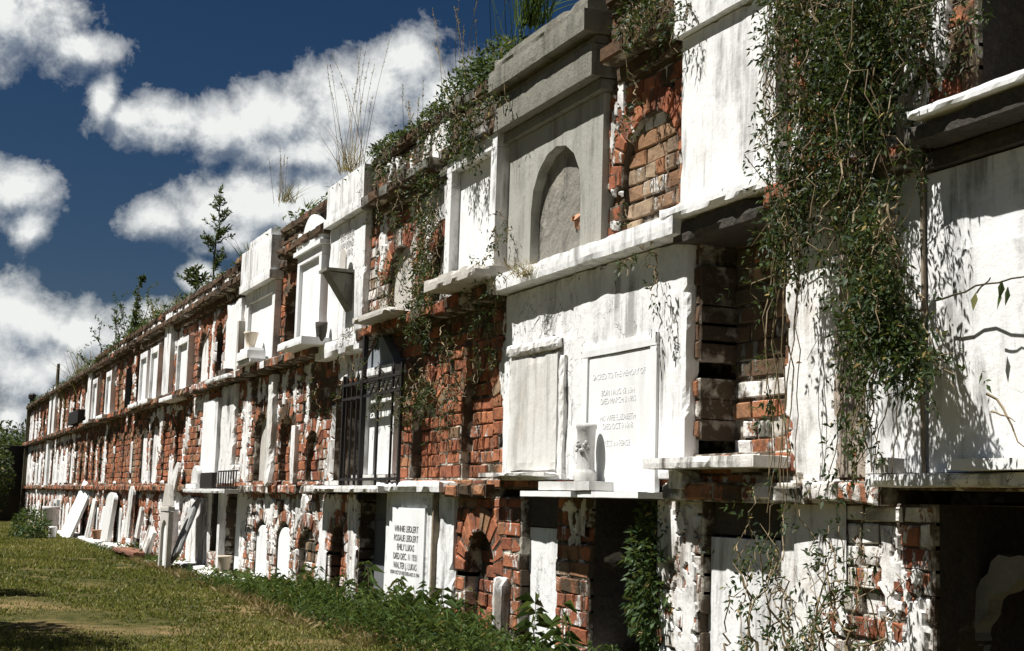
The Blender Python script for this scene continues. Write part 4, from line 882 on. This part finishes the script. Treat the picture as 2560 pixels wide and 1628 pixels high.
# weeds at the wall foot (uncountable) and single tall ones
m=MB()
ns=3400; s=np.concatenate([R.uniform(5.0,13,2600),R.uniform(13,22,800)]); y=-np.abs(R.beta(1.1,2.0,ns))*np.interp(s,[5,7,9,12,16,22],[.5,.55,.55,.42,.35,.3])-.02
f=fbm(np.stack([s*1.4,y*2,s*0],1),3,3); hgt=np.interp(s,[5,6,7,8,9.2,11,14,22],[.11,.15,.20,.24,.22,.15,.11,.09])*(.35+1.3*f)*(.5+.6*R.random(ns)); hgt[::9]*=1.4
for i in range(ns):
    b=np.array([-s[i],y[i],0.]); d=np.array([R.normal(0,.3),R.normal(-.15,.3),1]); tip=b+d*hgt[i]; n=int(8+hgt[i]*50); t=R.random(n)[:,None]**.7; big=(i%9==0)
    Q=b+(tip-b)*t; D=R.normal(0,1,(n,3)); D[:,2]=D[:,2]*.4+.1; L=(.062 if big else .038)*(.5+.7*R.random(n))
    leafs(m,Q,D,L,.15 if big else .22,droop=.6 if big else .4,tn=np.clip(R.normal(.45,.25,n)*(.4+.8*t[:,0]),0,1))
struct('weed_undergrowth',m,M['weed'],'stuff')
m=MB(); n=9000; s=R.uniform(4.6,20,n); yb=-np.interp(s,[4.6,7,9,12,20],[.5,.55,.55,.4,.3]); y=yb*R.uniform(.35,1.25,n); f=fbm(np.stack([s*2.5,y*5,s*0],1),3,33); k=f>.5; s=s[k];y=y[k]; n=len(s)
D=R.normal(0,.5,(n,3)); D[:,2]=1; leafs(m,np.stack([-s,y,s*0+.01],1),D,R.uniform(.04,.13,n),.045,droop=.25); struct('dry_undergrowth',m,M['dry'],'stuff')
for i,(px,py,h_) in enumerate([(1120,1470,.22),(930,1400,.24),(1345,1500,.22),(1050,1500,.2),(1420,1560,.25)]):
    b=W(px,py,.14); b[2]=0; h_+= .12
    o=thing('tall_weed',['feathery tall weed in front of the white lettered front, at its right edge','tall weed against the slate-grey front','thin dry-tipped weed before the narrow white panel','tall weed before the lettered front, left of centre','bushy weed at the foot of the brick pier beside the black vault'][i],'weed',b)
    lf=MB(); st=MB(); tip=b+np.array([.02,-.03,h_]); P=strand(b,tip,8,.02); tube(st,P,.004,.0015,4)
    n=46; Q=along(P,n); D=R.normal(0,1,(n,3)); D[:,2]=.35; leafs(lf,Q,D,.12*(.6+.6*R.random(n)),.12,droop=.6,tn=R.random(n)*.5+.4); part('stem',st,M['stem'],o); part('leaves',lf,M['weed'],o)
s_,_z=U(75,1330,.9); bush('dark rounded bush on the lawn beside the far end of the wall',(-s_,-.9,.18),(.7,.3,.34),2400,.07)
tuft('dry brown grass nest on the left end of the long white ledge',W(1315,690,.14),130,.12,.9,'dry',w=.0022)
# lawn
m=MB(); g=[]
xs=np.concatenate([[-400,-100,-60],np.linspace(-42,2,120),[60,400]]); ys=np.concatenate([[-400,-60,-12],np.linspace(-6,.25,50),[6,60,400]])
A,B=np.meshgrid(xs,ys,indexing='ij'); P=np.stack([A.ravel(),B.ravel(),A.ravel()*0],1); inn=(np.abs(A.ravel()+20)<22)&(B.ravel()<.1)&(B.ravel()>-6)
P[:,2]=np.where(inn,(fbm(P*1.5,3,2)-.5)*.06,0)-.005
I,J=np.meshgrid(np.arange(len(xs)-1),np.arange(len(ys)-1),indexing='ij'); k=(I*len(ys)+J).ravel(); m.add(P,np.stack([k,k+len(ys),k+len(ys)+1,k+1],1)); struct('ground',m,M['ground'],smooth=True)
n=150000; u=R.random(n); s=6.2+32*u**1.6; y=-3.05+(3.0-.1)*R.random(n); y=np.maximum(y,-3+s*.03)
P=np.stack([-s,y,s*0],1); f=fbm(P*1.3,4,6); f2=fbm(P*7,2,16); h=(.008+.017*R.random(n))*np.clip(s/9,1,2)*(.35+1.1*f); keep=(f2+f)*.5>.36+.1*R.random(n); 
P=P[keep];h=h[keep];s=s[keep];f=f[keep];n=len(P)
d=R.normal(0,.45,(n,3)); d[:,2]=1; sd=R.normal(size=(n,3)); sd[:,2]=0; sd/=np.linalg.norm(sd,axis=1)[:,None]; w=(.0018+.0006*s)[:,None]
V=np.stack([P-sd*w,P+sd*w,P+d*h[:,None]],1).reshape(-1,3); kk=3*np.arange(n)[:,None]
tn=np.clip(R.normal(.4,.22,n)+(f-.5)*1.0,0,1); dd=R.random(n)*.8+np.clip((f-.56)*2.0,0,.4)
m=MB(); m.add(V,kk+np.array([[0,1,2]]),np.repeat(np.stack([tn,dd,tn*0],1),3,0)); struct('lawn_grass',m,M['grass'],'stuff')
m=MB()
for i in range(260):
    x=R.uniform(9,26); y=-abs(R.normal(0,.10))-.03; r=R.uniform(.008,.028)*(1+x/22); rough(m,x-r,x+r*.8,y-r,y+r*.7,-.01,r*.9,cell=1,amp=r*.35,seed=i,chip=r)
struct('plaster_rubble',m,M['flake'],'stuff')
# ================================================================== FAR END
o=thing('boundary_wall','dark shaded brick wall closing the cemetery at the far end','wall',(-39,-3,0))
bb=Bricks(); m=MB()
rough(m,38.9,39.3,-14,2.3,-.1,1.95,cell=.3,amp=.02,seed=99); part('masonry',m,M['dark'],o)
def tree(label,c,r,n,trh,leaf=.16,name='tree'):
    c=np.array(c,float); o=thing(name,label,'tree',(c[0],c[1],0)); st=MB(); lf=MB()
    tube(st,strand((c[0],c[1],-.1),(c[0],c[1],c[2]),8,.1),trh,trh*.4,8)
    for i in range(14):
        d=R.normal(size=3); d/=np.linalg.norm(d); d[2]=abs(d[2])*.8; tube(st,strand((c[0],c[1],c[2]*.55),c+d*np.array(r)*.8,6,.1),trh*.35,.01,5)
    nc=40; cc=R.normal(size=(nc,3)); cc/=np.linalg.norm(cc,axis=1)[:,None]; cc=c+cc*np.array(r)*(.35+.6*R.random((nc,1)))
    for q in cc:
        k=n//nc; d=R.normal(size=(k,3)); d/=np.linalg.norm(d,axis=1)[:,None]; P=q+d*(R.random((k,1))**.4)*np.array(r)*.30
        leafs(lf,P,d+R.normal(0,.6,P.shape),leaf*(.6+.7*R.random(k)),.5)
    part('trunk',st,M['bark'],o); part('crown',lf,M['tree'],o); return o
tree('dark low tree filling the corner between the far boundary wall and the vaults',(-37.9,-1.15,1.05),(.75,.8,1.15),9000,.05,.09)
tree('broad green tree showing above the dark far wall, leftmost',(-47,-1.8,2.1),(2.5,1.8,1.5),7000,.2)
tree('smaller green tree above the far wall, touching the end of the vaults',(-44,1.0,1.6),(1.5,1.1,1.0),5000,.15)
tree('dark green tree crown behind the far wall between the other two',(-52,0.2,1.8),(2.2,2.0,1.3),6000,.2)
tree('small tree standing on the lawn just outside the view, shading the grass',(-8.6,-4.15,2.9),(1.0,.9,.8),9000,.08,.09)
tree('second small lawn tree outside the view, farther along',(-12.1,-4.15,3.0),(.75,.6,.6),8000,.08,.09)
# ================================================================== SKY, SUN, CAMERA
EL,AZ=62,12      # sun height; azimuth turned towards the far end from square-on to the wall
sv=np.array([-math.sin(rad(AZ))*math.cos(rad(EL)),-math.cos(rad(AZ))*math.cos(rad(EL)),math.sin(rad(EL))])
L=bpy.data.lights.new('sun','SUN'); L.energy=5; L.angle=rad(.5); L.color=(1,.985,.95); lo=bpy.data.objects.new('sun',L); COL.objects.link(lo)
from mathutils import Vector, Matrix
lo.rotation_euler=Vector(sv).to_track_quat('Z','Y').to_euler(); lo.location=(0,-8,10)
w=bpy.data.worlds.new('World'); S.world=w; w.use_nodes=True; t=w.node_tree; t.nodes.clear()
out=N(t,'ShaderNodeOutputWorld')
sky=N(t,'ShaderNodeTexSky',sky_type='NISHITA',sun_disc=False,sun_elevation=rad(EL),sun_rotation=math.atan2(sv[0],sv[1]),altitude=0,air_density=1.0,dust_density=.3,ozone_density=3)
hs=N(t,'ShaderNodeHueSaturation',{'Color':sky.outputs[0],'Saturation':1.3,'Value':.28})
hv=N(t,'ShaderNodeVectorMath',{0:hs.outputs[0],1:(1.0,.95,1.04)},operation='MULTIPLY')
bg=N(t,'ShaderNodeBackground',{'Color':hv.outputs[0],'Strength':.05})
# clouds: direction turned into azimuth / height in degrees, cumulus patches of broken noise
G=bpy.data.node_groups.new('cloud_field','ShaderNodeTree')
G.interface.new_socket('P',in_out='INPUT',socket_type='NodeSocketVector'); G.interface.new_socket('D',in_out='OUTPUT',socket_type='NodeSocketFloat')
gi=N(G,'NodeGroupInput'); go=N(G,'NodeGroupOutput')
BL=[(20,50,220,130),(200,120,100,45),(320,295,95,45),(262,255,38,60),(430,300,120,60),(560,320,150,80),(700,300,150,95),(850,260,130,110),(960,230,110,120),(1030,150,80,90),(1100,270,110,120),(420,330,150,50),(720,380,170,50),(1000,380,140,80),
    (400,545,90,55),(520,540,130,75),(660,520,150,95),(800,500,150,110),(930,440,120,90),(560,590,120,50),(40,480,105,80),(70,560,50,55),(60,820,190,110),(190,840,130,85),(60,930,150,90),(120,900,150,80),(400,800,70,55),(330,850,80,50),(30,1050,80,50),(500,690,55,38),(950,390,130,80),(330,1000,200,100),(1300,500,300,300)]
dpp=57.3/F_; cur=None
for cx,cy,rx,ry in BL:
    a,e=AE(cx,cy); a2,_=AE(cx+10,cy); kx=abs(a2-a)/10
    v=N(G,'ShaderNodeVectorMath',{0:gi.outputs[0],1:(a,e,0)},operation='SUBTRACT'); v=N(G,'ShaderNodeVectorMath',{0:v.outputs[0],1:(1/(rx*1.07*kx),1/(ry*1.07*dpp),0)},operation='MULTIPLY'); l=N(G,'ShaderNodeVectorMath',{0:v.outputs[0]},operation='LENGTH')
    d=mth(G,'SUBTRACT',1.0,l.outputs['Value']); cur=d if cur is None else N(G,'ShaderNodeMath',{0:cur,1:d,2:.35},operation='SMOOTH_MAX').outputs[0]
n1=N(G,'ShaderNodeTexNoise',{'Vector':gi.outputs[0],'Scale':.46,'Detail':12,'Roughness':.66,'Distortion':.15}).outputs['Fac']
n2=N(G,'ShaderNodeTexNoise',{'Vector':gi.outputs[0],'Scale':.13,'Detail':3}).outputs['Fac']
d=mth(G,'ADD',cur,mth(G,'MULTIPLY',mth(G,'SUBTRACT',n1,.5),2.1)); d=mth(G,'ADD',d,mth(G,'MULTIPLY',mth(G,'SUBTRACT',n2,.5),.5))
G.links.new(d,go.inputs[0])
tc=N(t,'ShaderNodeTexCoord'); sx=N(t,'ShaderNodeSeparateXYZ',{0:tc.outputs['Generated']})
az=mth(t,'MULTIPLY',mth(t,'ARCTAN2',sx.outputs[1],mth(t,'MULTIPLY',sx.outputs[0],-1)),57.2958); el=mth(t,'MULTIPLY',mth(t,'ARCSINE',sx.outputs[2]),57.2958)
pv=N(t,'ShaderNodeCombineXYZ',{0:az,1:el})
def cf(off):
    v=N(t,'ShaderNodeVectorMath',{0:pv.outputs[0],1:off},operation='ADD'); g=t.nodes.new('ShaderNodeGroup'); g.node_tree=G; t.links.new(v.outputs[0],g.inputs[0]); return g.outputs[0]
d0=cf((0,0,0)); d1=cf((-.35,.9,0))
al=ramp(t,mth(t,'ADD',mth(t,'MULTIPLY',d0,.5),.5),.41,.82); N_=t.nodes
shade=mth(t,'SUBTRACT',d0,d1)   # denser below than above = lit top
cs=mth(t,'ADD',mth(t,'MULTIPLY',shade,.75),mth(t,'SUBTRACT',.66,mth(t,'MULTIPLY',d1,.13)))
cc=ramp(t,cs,.12,.85,(.15,.175,.21,1),(.50,.51,.50,1))
cb=N(t,'ShaderNodeBackground',{'Color':cc,'Strength':1.0})
ms=N(t,'ShaderNodeMixShader',{0:al}); t.links.new(bg.outputs[0],ms.inputs[1]); t.links.new(cb.outputs[0],ms.inputs[2]); t.links.new(ms.outputs[0],out.inputs[0])
w.cycles.sampling_method='MANUAL'; w.cycles.sample_map_resolution=512
cam=bpy.data.cameras.new('camera'); co=bpy.data.objects.new('camera',cam); COL.objects.link(co); S.camera=co
cam.sensor_width=36; cam.lens=50; cam.clip_end=2000; cam.clip_start=.05
co.matrix_world=Matrix(((CR[0],CU[0],-CF[0],CAM[0]),(CR[1],CU[1],-CF[1],CAM[1]),(CR[2],CU[2],-CF[2],CAM[2]),(0,0,0,1)))
S.view_settings.view_transform='Standard'; S.view_settings.look='None'; S.view_settings.exposure=.8; S.view_settings.gamma=1
S.cycles.max_bounces=6; S.cycles.diffuse_bounces=2; S.cycles.transparent_max_bounces=4
